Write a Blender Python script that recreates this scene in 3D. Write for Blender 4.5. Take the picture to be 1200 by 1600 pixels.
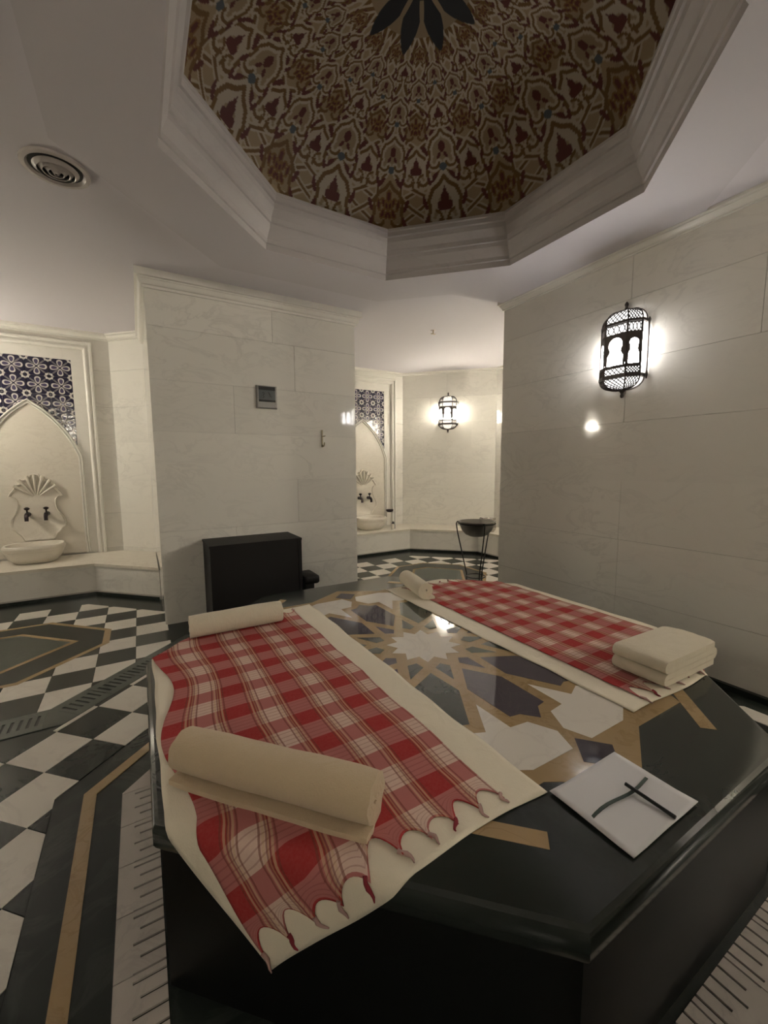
import bpy, math, random
import numpy as np
from mathutils import Vector, Matrix

# ------------------------------------------------------------------ set-up
for o in list(bpy.data.objects):
    bpy.data.objects.remove(o, do_unlink=True)
SC = bpy.context.scene
COL = SC.collection
random.seed(7)
S = 1.45                      # metres per unit (unit = camera height above the floor)
PI = math.pi


def W(p):                     # unit coordinates (z counted from eye level) -> metres (z counted from floor)
    return Vector((p[0] * S, p[1] * S, (p[2] + 1.0) * S))


# camera (image 1200 x 1600, focal length 646 px)
F_PX, PITCH, ROLL, YAW = 645.8, 0.109166, -0.006134, 0.532368
cam_d = bpy.data.cameras.new('camera')
cam = bpy.data.objects.new('camera', cam_d)
COL.objects.link(cam)
cam_d.sensor_fit = 'HORIZONTAL'
cam_d.sensor_width = 36.0
cam_d.lens = F_PX / 1200.0 * 36.0
cam_d.clip_start = 0.02
cF = Vector((math.sin(YAW) * math.cos(PITCH), math.cos(YAW) * math.cos(PITCH), -math.sin(PITCH)))
cR0 = Vector((math.cos(YAW), -math.sin(YAW), 0))
cU0 = cR0.cross(cF)
cR = cR0 * math.cos(ROLL) + cU0 * math.sin(ROLL)
cU = cU0 * math.cos(ROLL) - cR0 * math.sin(ROLL)
mw = Matrix((cR, cU, -cF)).transposed().to_4x4()
mw.translation = W((0, 0, 0))
cam.matrix_world = mw
SC.camera = cam

# world and exposure
wd = bpy.data.worlds.new('world')
SC.world = wd
wd.use_nodes = True
wd.node_tree.nodes['Background'].inputs[0].default_value = (0.5, 0.45, 0.4, 1)
wd.node_tree.nodes['Background'].inputs[1].default_value = 0.0
SC.view_settings.view_transform = 'Standard'
SC.view_settings.look = 'None'
SC.view_settings.gamma = 1.0
SC.view_settings.use_curve_mapping = False
SC.view_settings.exposure = 0.32
LAMP = 1.0                    # overall lamp level
LANTERN_WARM = (1.0, 0.92, 0.76)
LANTERN_COOL = (1.0, 0.965, 0.94)


# ------------------------------------------------------------------ materials
class NT:
    def __init__(self, name):
        self.m = bpy.data.materials.new(name)
        self.m.use_nodes = True
        self.t = self.m.node_tree
        self.b = self.t.nodes['Principled BSDF']

    def n(self, typ, **kw):
        nd = self.t.nodes.new(typ)
        for k, v in kw.items():
            setattr(nd, k, v)
        return nd

    def l(self, a, b):
        self.t.links.new(a, b)

    def val(self, x):
        return x

    def math(self, op, a, b=None, c=None):
        nd = self.n('ShaderNodeMath', operation=op)
        for i, v in enumerate((a, b, c)):
            if v is None:
                continue
            if isinstance(v, (int, float)):
                nd.inputs[i].default_value = v
            else:
                self.l(v, nd.inputs[i])
        return nd.outputs[0]

    def mix(self, f, a, b):
        nd = self.n('ShaderNodeMix', data_type='RGBA')
        for idx, v in ((0, f), (6, a), (7, b)):
            if isinstance(v, (int, float)):
                nd.inputs[idx].default_value = v
            elif isinstance(v, tuple):
                nd.inputs[idx].default_value = (*v[:3], 1)
            else:
                self.l(v, nd.inputs[idx])
        return nd.outputs[2]

    def ramp(self, f, stops):
        nd = self.n('ShaderNodeValToRGB')
        cr = nd.color_ramp
        while len(cr.elements) < len(stops):
            cr.elements.new(0.5)
        for e, (p, c) in zip(cr.elements, stops):
            e.position = p
            e.color = (*c[:3], 1) if isinstance(c, tuple) else (c, c, c, 1)
        self.l(f, nd.inputs[0])
        return nd.outputs[0]

    def noise(self, scale, detail=4, rough=0.5, dist=0.0, co=None, stretch=None):
        nd = self.n('ShaderNodeTexNoise')
        nd.inputs['Scale'].default_value = scale
        nd.inputs['Detail'].default_value = detail
        nd.inputs['Roughness'].default_value = rough
        nd.inputs['Distortion'].default_value = dist
        if co is None:
            g = self.n('ShaderNodeNewGeometry').outputs['Position']
        else:
            g = co
        if stretch:
            mp = self.n('ShaderNodeMapping')
            mp.inputs['Scale'].default_value = stretch
            self.l(g, mp.inputs[0])
            g = mp.outputs[0]
        self.l(g, nd.inputs['Vector'])
        return nd.outputs[0]

    def bump(self, h, strength=0.2, dist=0.01):
        nd = self.n('ShaderNodeBump')
        nd.inputs['Strength'].default_value = strength
        nd.inputs['Distance'].default_value = dist
        self.l(h, nd.inputs['Height'])
        self.l(nd.outputs[0], self.b.inputs['Normal'])

    def set(self, col=None, rough=0.5, metal=0.0, spec=0.5):
        if col is not None:
            if isinstance(col, tuple):
                self.b.inputs['Base Color'].default_value = (*col[:3], 1)
            else:
                self.l(col, self.b.inputs['Base Color'])
        if isinstance(rough, (int, float)):
            self.b.inputs['Roughness'].default_value = rough
        else:
            self.l(rough, self.b.inputs['Roughness'])
        self.b.inputs['Metallic'].default_value = metal
        self.b.inputs['Specular IOR Level'].default_value = spec
        return self.m


def plain(name, col, rough=0.5, metal=0.0, spec=0.5):
    return NT(name).set(col, rough, metal, spec)


def marble(name, base, vein, vscale=1.6, rough=0.12, vein_amt=0.5, tone=0.06, stretch=(1, 1, 2.2), spec=0.5):
    t = NT(name)
    n1 = t.noise(vscale, 6, 0.6, 1.2, stretch=stretch)
    v1 = t.ramp(n1, [(0.0, 0.0), (0.46, 0.0), (0.5, 1.0), (0.545, 0.0)])
    n2 = t.noise(vscale * 0.55, 3, 0.5, 0.4)
    patch = t.ramp(n2, [(0.35, 0.0), (0.7, 1.0)])
    f = t.math('MULTIPLY', v1, patch)
    f = t.math('MULTIPLY', f, vein_amt)
    n3 = t.noise(vscale * 2.5, 5, 0.6)
    cloud = t.math('MULTIPLY', t.math('SUBTRACT', n3, 0.5), 0.35 * vein_amt)
    rnd = t.n('ShaderNodeObjectInfo').outputs['Random']
    tonev = t.math('MULTIPLY_ADD', rnd, tone * 2, 1.0 - tone)
    c = t.mix(f, base, vein)
    c = t.mix(t.math('ADD', cloud, 0.0), c, vein)
    hs = t.n('ShaderNodeHueSaturation')
    t.l(c, hs.inputs['Color'])
    t.l(tonev, hs.inputs['Value'])
    return t.set(hs.outputs[0], rough, 0, spec)


M = {}
M['marble_wall'] = marble('marble_wall', (0.79, 0.765, 0.705), (0.50, 0.48, 0.44), 2.2, 0.06, 0.36, 0.04, spec=0.3)
M['marble_trim'] = marble('marble_trim', (0.79, 0.765, 0.705), (0.58, 0.55, 0.50), 2.5, 0.30, 0.25, 0.02)
M['marble_carved'] = marble('marble_carved', (0.74, 0.69, 0.60), (0.50, 0.44, 0.36), 4.0, 0.35, 0.4, 0.03)
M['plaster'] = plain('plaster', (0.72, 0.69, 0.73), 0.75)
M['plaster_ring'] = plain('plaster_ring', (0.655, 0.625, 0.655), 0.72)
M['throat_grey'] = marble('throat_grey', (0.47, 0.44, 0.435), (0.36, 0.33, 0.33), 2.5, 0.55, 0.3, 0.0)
M['bowl_steel'] = plain('bowl_steel', (0.30, 0.285, 0.265), 0.30, 1.0)
M['floor_dark'] = marble('floor_dark', (0.015, 0.0185, 0.0165), (0.045, 0.052, 0.045), 3.0, 0.22, 0.6, 0.2, spec=0.25)
M['floor_white'] = marble('floor_white', (0.62, 0.58, 0.52), (0.40, 0.36, 0.33), 3.0, 0.28, 0.4, 0.06)
M['grate_white'] = marble('grate_white', (0.44, 0.40, 0.365), (0.27, 0.24, 0.23), 5.0, 0.45, 0.5, 0.05)
M['grate_green'] = marble('grate_green', (0.035, 0.045, 0.037), (0.07, 0.08, 0.065), 5.0, 0.3, 0.6, 0.1)
M['gold'] = marble('gold', (0.34, 0.235, 0.12), (0.22, 0.14, 0.06), 6.0, 0.10, 0.7, 0.05)
M['slab_green'] = marble('slab_green', (0.021, 0.0255, 0.0225), (0.045, 0.052, 0.048), 5.0, 0.14, 0.6, 0.03)
M['platform_side'] = plain('platform_side', (0.0045, 0.005, 0.0045), 0.4, 0, 0.25)
M['inlay_purple'] = marble('inlay_purple', (0.055, 0.045, 0.06), (0.09, 0.07, 0.08), 7.0, 0.05, 0.6, 0.15)
M['inlay_green'] = marble('inlay_green', (0.033, 0.043, 0.037), (0.06, 0.07, 0.06), 7.0, 0.05, 0.6, 0.15)
M['inlay_white'] = marble('inlay_white', (0.68, 0.635, 0.575), (0.45, 0.40, 0.37), 4.0, 0.06, 0.4, 0.03)
M['black'] = plain('black', (0.004, 0.004, 0.004), 0.6)
M['box_black'] = plain('box_black', (0.0065, 0.0052, 0.0052), 0.6, 0, 0.3)
M['bronze'] = plain('bronze', (0.035, 0.026, 0.03), 0.35, 0.7)
M['lantern_metal'] = plain('lantern_metal', (0.075, 0.062, 0.058), 0.45, 0.4)
M['steel'] = plain('steel', (0.55, 0.53, 0.50), 0.2, 1.0)
M['iron'] = plain('iron', (0.010, 0.009, 0.009), 0.5, 0.3)
M['plate_grey'] = plain('plate_grey', (0.28, 0.27, 0.26), 0.35, 0.3)
M['screen'] = plain('screen', (0.085, 0.095, 0.10), 0.25)
M['screen_black'] = plain('screen_black', (0.006, 0.006, 0.008), 0.25)
M['paper'] = plain('paper', (0.68, 0.67, 0.69), 0.6)
M['green_ribbon'] = plain('green_ribbon', (0.035, 0.055, 0.045), 0.6)
M['pen_black'] = plain('pen_black', (0.006, 0.006, 0.007), 0.35)
M['vent_white'] = plain('vent_white', (0.58, 0.54, 0.52), 0.22)
M['hook_metal'] = plain('hook_metal', (0.36, 0.31, 0.21), 0.35, 0.6)
M['fringe'] = plain('fringe', (0.42, 0.27, 0.24), 0.9)
M['fringe_red'] = plain('fringe_red', (0.22, 0.02, 0.03), 0.9)


def cloth_mat(name, col, scale, strength):
    t = NT(name)
    n = t.noise(scale, 3, 0.7)
    n2 = t.noise(6.0, 2)
    c = t.mix(t.math('MULTIPLY', n2, 0.35), col, tuple(x * 0.80 for x in col))
    wr_ = t.noise(14, 3, 0.55, 0.8, stretch=(1, 1, 0.35))
    t.bump(t.math('ADD', n, t.math('MULTIPLY', wr_, 3.0)), strength, 0.005)
    t.b.inputs['Sheen Weight'].default_value = 0.25
    return t.set(c, 0.95, 0, 0.1)


M['towel'] = cloth_mat('towel', (0.66, 0.52, 0.35), 260, 0.7)
M['towel_white'] = cloth_mat('towel_white', (0.76, 0.68, 0.53), 260, 0.7)
M['sheet'] = cloth_mat('sheet', (0.83, 0.75, 0.60), 160, 0.35)


def plaid_mat():
    t = NT('plaid')
    uv = t.n('ShaderNodeUVMap').outputs[0]
    sep = t.n('ShaderNodeSeparateXYZ')
    t.l(uv, sep.inputs[0])
    u, v = sep.outputs[0], sep.outputs[1]      # in unit lengths
    fu = t.math('FRACT', t.math('ADD', t.math('DIVIDE', t.math('SUBTRACT', u, 0.421), 0.137), 0.5))
    fv = t.math('FRACT', t.math('ADD', t.math('DIVIDE', t.math('SUBTRACT', v, 0.097), 0.116), 0.5))
    au = t.math('LESS_THAN', t.math('ABSOLUTE', t.math('SUBTRACT', fu, 0.5)), 0.27)
    av = t.math('LESS_THAN', t.math('ABSOLUTE', t.math('SUBTRACT', fv, 0.5)), 0.235)
    red = (0.33, 0.020, 0.022)
    pink = (0.43, 0.155, 0.145)
    white = (0.68, 0.52, 0.44)
    s = t.math('MULTIPLY', t.math('ADD', au, av), 0.5)
    c = t.mix(t.math('MINIMUM', t.math('MULTIPLY', s, 2.0), 1.0), white, pink)
    c = t.mix(t.math('MULTIPLY', au, av), c, red)

    def line(f, pos, w):
        return t.math('LESS_THAN', t.math('ABSOLUTE', t.math('SUBTRACT', f, pos)), w)
    dark, gld, crm = (0.13, 0.028, 0.018), (0.36, 0.17, 0.05), (0.60, 0.45, 0.28)
    for pos in (0.215, 0.785):
        c = t.mix(t.math('MULTIPLY', line(fu, pos, 0.105), 0.15), c, (0.36, 0.11, 0.06))
        for dp, col, w_ in ((-0.050, crm, 0.015), (0.050, crm, 0.015), (-0.095, dark, 0.013), (-0.015, dark, 0.010), (0.020, dark, 0.010), (0.095, dark, 0.013), (0.0, gld, 0.007)):
            c = t.mix(t.math('MULTIPLY', line(fu, pos + dp, w_), 0.55 if col is not dark else 0.62), c, col)
    # thin weft lines in the pale rows
    for pos in (0.06, 0.94, 0.18, 0.82):
        c = t.mix(t.math('MULTIPLY', line(fv, pos, 0.012), 0.35), c, (0.16, 0.03, 0.03))
    n = t.noise(120, 2)
    c = t.mix(t.math('MULTIPLY', n, 0.25), c, (0.45, 0.2, 0.18))
    cr = t.noise(45, 3, 0.6, stretch=(0.25, 1, 1))
    t.bump(cr, 0.35, 0.004)
    return t.set(c, 0.95, 0, 0.1)


M['plaid'] = plaid_mat()


def iznik_mat():
    t = NT('painted_tile')
    uv = t.n('ShaderNodeUVMap').outputs[0]
    sep = t.n('ShaderNodeSeparateXYZ')
    t.l(uv, sep.inputs[0])
    x = t.math('ABSOLUTE', t.math('SUBTRACT', sep.outputs[0], 0.5))
    y = t.math('ABSOLUTE', t.math('SUBTRACT', sep.outputs[1], 0.5))
    hi = t.math('MAXIMUM', x, y)
    lo = t.math('MINIMUM', x, y)
    # four petals
    e = t.math('ADD', t.math('POWER', t.math('DIVIDE', t.math('SUBTRACT', hi, 0.25), 0.205), 2.0),
               t.math('POWER', t.math('DIVIDE', lo, t.math('MULTIPLY_ADD', hi, 0.28, 0.055)), 2.0))
    petal = t.math('MULTIPLY', t.math('LESS_THAN', e, 1.0), t.math('GREATER_THAN', e, 0.42))
    inner = t.math('LESS_THAN', e, 0.42)
    # scalloped ring round the tile corners
    cx = t.math('SUBTRACT', 0.5, x)
    cy = t.math('SUBTRACT', 0.5, y)
    r = t.math('SQRT', t.math('ADD', t.math('POWER', cx, 2.0), t.math('POWER', cy, 2.0)))
    ang = t.math('ARCTAN2', cy, cx)
    rs = t.math('MULTIPLY_ADD', t.math('COSINE', t.math('MULTIPLY', ang, 8.0)), -0.022, r)
    ring = t.math('MULTIPLY', t.math('LESS_THAN', rs, 0.185), t.math('GREATER_THAN', r, 0.085))
    # leaves on the diagonals
    dg = t.math('ABSOLUTE', t.math('SUBTRACT', x, y))
    sm = t.math('ADD', x, y)
    leaf = t.math('MULTIPLY', t.math('LESS_THAN', dg, 0.045),
                  t.math('MULTIPLY', t.math('GREATER_THAN', sm, 0.12), t.math('LESS_THAN', sm, 0.66)))
    leaf_in = t.math('MULTIPLY', t.math('LESS_THAN', dg, 0.018), leaf)
    w = t.math('MAXIMUM', petal, ring)
    w = t.math('MAXIMUM', w, t.math('MULTIPLY', t.math('SUBTRACT', leaf, leaf_in), 0.55))
    n = t.noise(40, 3)
    c = t.mix(t.math('MULTIPLY', n, 0.5), (0.014, 0.013, 0.032), (0.035, 0.03, 0.065))
    c = t.mix(inner, c, (0.07, 0.06, 0.115))
    c = t.mix(w, c, (0.60, 0.57, 0.54))
    bn = t.noise(18, 3)
    t.bump(bn, 0.25, 0.01)
    return t.set(c, 0.09)


M['painted_tile'] = iznik_mat()


def dome_mat():
    t = NT('painted_dome')
    a = t.n('ShaderNodeVertexColor', layer_name='paint')
    return t.set(a.outputs[0], 0.6)


M['painted_dome'] = dome_mat()


def glow(name, col, strength):
    t = NT(name)
    t.set((0.8, 0.8, 0.8), 0.4)
    t.b.inputs['Emission Color'].default_value = (*col, 1)
    t.b.inputs['Emission Strength'].default_value = strength
    return t.m



# ------------------------------------------------------------------ mesh helpers (unit coordinates)
class B:
    def __init__(self):
        self.v, self.f, self.uv = [], [], None

    def add(self, vs, fs):
        k = len(self.v)
        self.v += [tuple(p) for p in vs]
        self.f += [tuple(i + k for i in q) for q in fs]
        return self

    def box(self, x0, x1, y0, y1, z0, z1):
        vs = [(x, y, z) for z in (z0, z1) for y in (y0, y1) for x in (x0, x1)]
        fs = [(0, 2, 3, 1), (4, 5, 7, 6), (0, 1, 5, 4), (2, 6, 7, 3), (0, 4, 6, 2), (1, 3, 7, 5)]
        return self.add(vs, fs)

    def prism(self, poly, z0, z1):
        n = len(poly)
        vs = [(x, y, z0) for x, y in poly] + [(x, y, z1) for x, y in poly]
        fs = [tuple(range(n - 1, -1, -1)), tuple(range(n, 2 * n))]
        fs += [(i, (i + 1) % n, n + (i + 1) % n, n + i) for i in range(n)]
        return self.add(vs, fs)

    def loft(self, rings, cap0=False, cap1=False, closed=True):
        n = len(rings[0])
        vs = [p for r in rings for p in r]
        fs = []
        for j in range(len(rings) - 1):
            for i in range(n if closed else n - 1):
                a, b = j * n + i, j * n + (i + 1) % n
                fs.append((a, b, b + n, a + n))
        if cap0:
            fs.append(tuple(range(n - 1, -1, -1)))
        if cap1:
            fs.append(tuple(range((len(rings) - 1) * n, len(rings) * n)))
        return self.add(vs, fs)

    def tube(self, pts, r, seg=8, cap=True, r_end=None):
        pts = [Vector(p) for p in pts]
        rings = []
        up = Vector((0, 0, 1))
        d0 = (pts[1] - pts[0]).normalized()
        if abs(d0.dot(up)) > 0.9:
            up = Vector((1, 0, 0))
        side = d0.cross(up).normalized()
        for i, p in enumerate(pts):
            d = (pts[min(i + 1, len(pts) - 1)] - pts[max(i - 1, 0)]).normalized()
            side = (side - d * side.dot(d)).normalized()
            oth = d.cross(side)
            rr = r if not isinstance(r, (list, tuple)) else r[i]
            rings.append([tuple(p + side * (rr * math.cos(2 * PI * k / seg)) + oth * (rr * math.sin(2 * PI * k / seg)))
                          for k in range(seg)])
        return self.loft(rings, cap, cap)

    def lathe(self, prof, c, seg=20, cap=False):
        rings = [[(c[0] + r * math.cos(2 * PI * k / seg), c[1] + r * math.sin(2 * PI * k / seg), c[2] + z)
                  for k in range(seg)] for r, z in prof]
        return self.loft(rings, cap, cap)

    def xform(self, fn):
        self.v = [tuple(fn(p)) for p in self.v]
        return self


ORG = {}


def mk(name, b, mat, parent=None, smooth=None, org=None, solid=None):
    """link one mesh object; geometry in unit coordinates."""
    vs = [W(p) for p in b.v]
    if org is None:
        if parent is not None and parent.name in ORG:
            arr = np.array([tuple(v) for v in vs])
            o = Vector(((arr[:, 0].min() + arr[:, 0].max()) / 2, (arr[:, 1].min() + arr[:, 1].max()) / 2, arr[:, 2].min()))
        else:
            arr = np.array([tuple(v) for v in vs])
            o = Vector(((arr[:, 0].min() + arr[:, 0].max()) / 2, (arr[:, 1].min() + arr[:, 1].max()) / 2, arr[:, 2].min()))
    else:
        o = W(org)
    me = bpy.data.meshes.new(name)
    me.from_pydata([tuple(v - o) for v in vs], [], b.f)
    me.materials.append(M[mat] if isinstance(mat, str) else mat)
    if b.uv is not None:
        ul = me.uv_layers.new(name='UVMap')
        idx = np.zeros(len(me.loops), dtype=np.int32)
        me.loops.foreach_get('vertex_index', idx)
        ul.data.foreach_set('uv', np.array(b.uv, dtype=np.float32)[idx].ravel())
    if smooth is not None:
        me.polygons.foreach_set('use_smooth', np.ones(len(me.polygons), dtype=bool))
        if smooth < 180:
            me.set_sharp_from_angle(angle=math.radians(smooth))
    ob = bpy.data.objects.new(name, me)
    COL.objects.link(ob)
    if parent is not None:
        ob.parent = parent
        ob.location = o - ORG[parent.name]
    else:
        ob.location = o
    ORG[ob.name] = o
    if solid:
        md = ob.modifiers.new('thickness', 'SOLIDIFY')
        md.thickness = solid * S
        md.offset = 1.0
    return ob


def thing(name, pos, label, cat, group=None):
    e = bpy.data.objects.new(name, None)
    COL.objects.link(e)
    e.location = W(pos)
    e.empty_display_size = 0.05
    ORG[e.name] = W(pos)
    return tag(e, label, cat, group)


def tag(o, label, cat, group=None):
    o['label'] = label
    o['category'] = cat
    if group:
        o['group'] = group
    return o


def struct(o):
    o['kind'] = 'structure'
    return o


def clip_poly(poly, a, b, c):
    """keep a*x + b*y <= c."""
    out = []
    n = len(poly)
    for i in range(n):
        p, q = poly[i], poly[(i + 1) % n]
        dp, dq = a * p[0] + b * p[1] - c, a * q[0] + b * q[1] - c
        if dp <= 0:
            out.append(p)
        if (dp < 0 < dq) or (dq < 0 < dp):
            t = dp / (dp - dq)
            out.append((p[0] + t * (q[0] - p[0]), p[1] + t * (q[1] - p[1])))
    return out


def area(poly):
    return 0.5 * abs(sum(poly[i][0] * poly[(i + 1) % len(poly)][1] - poly[(i + 1) % len(poly)][0] * poly[i][1]
                         for i in range(len(poly))))


def shrink(poly, e):
    cx = sum(p[0] for p in poly) / len(poly)
    cy = sum(p[1] for p in poly) / len(poly)
    k = []
    for x, y in poly:
        d = math.hypot(x - cx, y - cy)
        s = max(0.0, d - e * 1.41) / d if d > 1e-6 else 1
        k.append((cx + (x - cx) * s, cy + (y - cy) * s))
    return k


def octagon(c, a, z, n=8):
    r = a / math.cos(PI / 8)
    return [(c[0] + r * math.cos(PI / 8 + k * PI / 4), c[1] + r * math.sin(PI / 8 + k * PI / 4), z) for k in range(8)]


# ------------------------------------------------------------------ key dimensions
WX = 2.22                     # right wall plane
PX0, PX1, PY = 0.088, 1.464, 2.909      # wall block in the middle
ZM = 1.053                    # underside of the mouldings
ZR = 1.08                     # lowered ceiling ring
ZC = 1.15                     # ceiling
CC = (0.960, 1.346)           # dome centre
CA = 0.839                    # dome opening
CP = (0.868, 1.178)           # platform centre
AP = 0.887
ZP = -0.644                   # platform top
LX, RX = -0.750, 2.330        # niche centres
YL, YR = 4.443, 4.450         # niche wall planes
ZBL, ZBR = -0.748, -0.737     # bench tops
ROWS = [-1.0, -0.715, -0.40, -0.085, 0.225, 0.535, 0.845, 1.2]

# ------------------------------------------------------------------ floor
fb = B().box(-2.7, 4.2, -2.1, 4.9, -1.06, -1.0)
floor = struct(mk('floor', fb, 'floor_dark'))


def tile(poly, mat, z=-0.9975, name='tile'):
    if len(poly) < 3 or area(poly) < 0.0004:
        return
    p = shrink(poly, 0.0012)
    mk(name, B().prism(p, -1.0, z), mat, floor)


def tile2(polys, mat):
    b = B()
    for p in polys:
        b.prism(p, -1.0, -0.9975)
    mk('tile', b, mat, floor)


def quad_grid(org, e1, e2, i0, i1, j0, j1):
    for i in range(i0, i1):
        for j in range(j0, j1):
            yield i, j, [(org[0] + e1[0] * a + e2[0] * b, org[1] + e1[1] * a + e2[1] * b)
                         for a, b in ((i, j), (i + 1, j), (i + 1, j + 1), (i, j + 1))]


s = 0.1744
# left alcove, straight checker
for i, j, q in quad_grid((-0.0744, 3.504), (s, 0), (0, -s), -6, 2, -1, 9):
    for a, b, c in ((0, 1, 3.67), (1, 1, 3.287), (1, 0, 0.10), (1, -1, -2.485), (0, -1, -2.107)):
        q = clip_poly(q, a, b, c) if q else q
    if q:
        # leave out what the central medallion covers completely
        cx = sum(p[0] for p in q) / len(q)
        cy = sum(p[1] for p in q) / len(q)
        if abs(cx - LX) < 0.36 and abs(cy - 2.89) < 0.26 and abs(cx - LX) + abs(cy - 2.89) < 0.5:
            continue
        tile(q, 'floor_dark' if (i + j) % 2 == 0 else 'floor_white')
# field round the platform, diagonal checker
d = 0.1233
for i, j, q in quad_grid((-0.207, 2.032), (d, -d), (-d, -d), -1, 9, -2, 11):
    c1 = clip_poly(q, -1, 1, 2.268)
    c1 = clip_poly(c1, 0, 1, 1.955) if (c1 and min(p[0] for p in c1) < -0.40) else c1
    if not c1 or len(c1) < 3:
        continue
    up = clip_poly(clip_poly(c1, 0, -1, -1.504), 1, -1, -1.785)
    lo_ = clip_poly(clip_poly(c1, 0, 1, 1.504), 1, 0, -0.281)
    if up and lo_ and area(up) > 0.0003 and area(lo_) > 0.0003:
        tile2([up, lo_], 'floor_white' if (i + j) % 2 else 'floor_dark')
    else:
        for c1 in (up, lo_):
            if c1:
                tile(c1, 'floor_white' if (i + j) % 2 else 'floor_dark')
for i, j, q in quad_grid((1.943, 2.032), (d, -d), (-d, -d), -2, 14, -2, 14):
    c1 = clip_poly(q, -1, 0, -2.02)
    c1 = clip_poly(c1, 1, 0, 2.105) if c1 else c1
    if c1 and (i + j) % 2:
        tile(c1, 'floor_white')
# right alcove
s2 = 0.1765
for i, j, q in quad_grid((2.012, 3.60), (s2, 0), (0, -s2), -3, 7, -1, 6):
    for a, b, c in ((0, 1, 3.775), (1, 1, 6.36), (-1, 0, -1.60)):
        q = clip_poly(q, a, b, c) if q else q
    if q:
        cx = sum(p[0] for p in q) / len(q)
        cy = sum(p[1] for p in q) / len(q)
        if abs(cx - RX) < 0.30 and abs(cy - 2.98) < 0.30 and abs(cx - RX) + abs(cy - 2.98) < 0.48:
            continue
        tile(q, 'floor_white' if (i + j) % 2 == 0 else 'floor_dark')


def medallion(c, hw, hh, cut, inner, parent):
    def poly(w, h, k):
        return [(c[0] + x, c[1] + y) for x, y in ((w, k), (k * w / w, h), (-k, h), (-w, k), (-w, -k), (-k, -h), (k, -h), (w, -k))]
    po = [(c[0] + x, c[1] + y) for x, y in ((hw, cut[1]), (cut[0], hh), (-cut[0], hh), (-hw, cut[1]),
                                           (-hw, -cut[1]), (-cut[0], -hh), (cut[0], -hh), (hw, -cut[1]))]

    def scaled(p, e):
        return [(c[0] + (x - c[0]) * e, c[1] + (y - c[1]) * e) for x, y in p]
    mk('medallion_border', B().prism(po, -1.0, -0.9965), 'gold', parent)
    mk('medallion_field', B().prism(scaled(po, 0.935), -1.0, -0.9958), 'floor_dark', parent)
    pi = [(c[0] + x, c[1] + y) for x, y in inner]
    mk('medallion_line', B().prism(pi, -1.0, -0.9952), 'gold', parent)
    mk('medallion_heart', B().prism(scaled(pi, 0.90), -1.0, -0.9946), 'grate_green', parent)


medallion((LX, 2.89), 0.543, 0.453, (0.205, 0.117), ((0.39, 0), (0.085, 0.30), (-0.085, 0.30), (-0.39, 0), (-0.085, -0.30), (0.085, -0.30)), floor)
medallion((RX, 2.98), 0.43, 0.456, (0.16, 0.19), ((0.30, 0), (0.085, 0.28), (-0.085, 0.28), (-0.30, 0), (-0.085, -0.28), (0.085, -0.28)), floor)

# gold line round the platform
for nm, poly in (('inlay_line', [(-0.2065, 0.2), (-0.172, 0.2), (-0.172, 1.4635), (-0.2065, 1.4805)]),
                 ('inlay_line', [(-0.2065, 1.4805), (-0.172, 1.4635), (0.25, 1.886), (0.236, 1.922)])):
    mk(nm, B().prism(poly, -1.0, -0.9972), 'gold', floor)


# drains
def comb(b, org, ex, ey, length, width, solid, pitch, slot, short, off=0.0, z0=-1.0, z1=-0.9955):
    """a slab of given length (ex) and width (ey) with slots cut in from the far side."""
    def P(u, w):
        return (org[0] + ex[0] * u + ey[0] * w, org[1] + ex[1] * u + ey[1] * w)

    def bx(u0, u1, w0, w1):
        if u1 - u0 > 1e-5 and w1 - w0 > 1e-5:
            q = [P(u0, w0), P(u1, w0), P(u1, w1), P(u0, w1)]
            b.prism(q, z0, z1)
    bx(0, length, 0, solid)
    u = 0.0
    k = 0
    nxt = off
    while u < length:
        e = min(nxt, length)
        bx(u, e, solid, width)
        if nxt < length:
            if k % 2:
                bx(e, min(e + slot, length), solid, solid + short)
        u = nxt + slot
        nxt += pitch
        k += 1
    return b


dg = thing('drain_grate', (-0.06, 1.1, -1.0), 'pale stone slotted drain cover running along the left foot of the platform', 'drain')
y = 1.414
for k in range(8):
    L = 0.137
    poly_len = L - 0.002
    b = comb(B(), (-0.104, y), (0, -1), (1, 0), poly_len, 0.092, 0.033, 0.0302, 0.0055, 0.013, off=0.012)
    mk('grate_slab', b, 'grate_white', dg)
    y -= L
mk('grate_slab', B().prism([(-0.104, 1.416), (-0.012, 1.416), (-0.012, 1.513), (-0.104, 1.421)], -1.0, -0.9955), 'grate_white', dg)
dg2 = thing('drain_grate', (0.9, 0.25, -1.0), 'dim slotted stone drain cover along the near front foot of the platform', 'drain')
x = 0.42
for k in range(8):
    b = comb(B(), (x, 0.195), (1, 0), (0, 1), 0.135, 0.092, 0.033, 0.0302, 0.0055, 0.013, off=0.012)
    mk('grate_slab', b, 'grate_white', dg2)
    x += 0.137
dg3 = thing('drain_channel', (-0.2, 2.15, -1.0), 'dark green slotted drain strip between the checkered alcove floor and the platform', 'drain')
r2 = math.sqrt(0.5)
mk('channel_bed', B().prism([(-0.378, 2.107), (-0.315, 1.955), (0.19, 2.46), (0.19, 2.675)], -1.0, -0.9992), 'black', dg3)


def ladder(org, ex, ey, length, width, edge, pitch, slot):
    b = B()

    def P(u, w):
        return (org[0] + ex[0] * u + ey[0] * w, org[1] + ex[1] * u + ey[1] * w)

    def bx(u0, u1, w0, w1):
        b.prism([P(u0, w0), P(u1, w0), P(u1, w1), P(u0, w1)], -1.0, -0.9966)
    bx(0, length, 0, edge)
    bx(0, length, width - edge, width)
    u = 0
    while u < length:
        bx(u, min(u + pitch - slot, length), edge, width - edge)
        u += pitch
    return b


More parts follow.
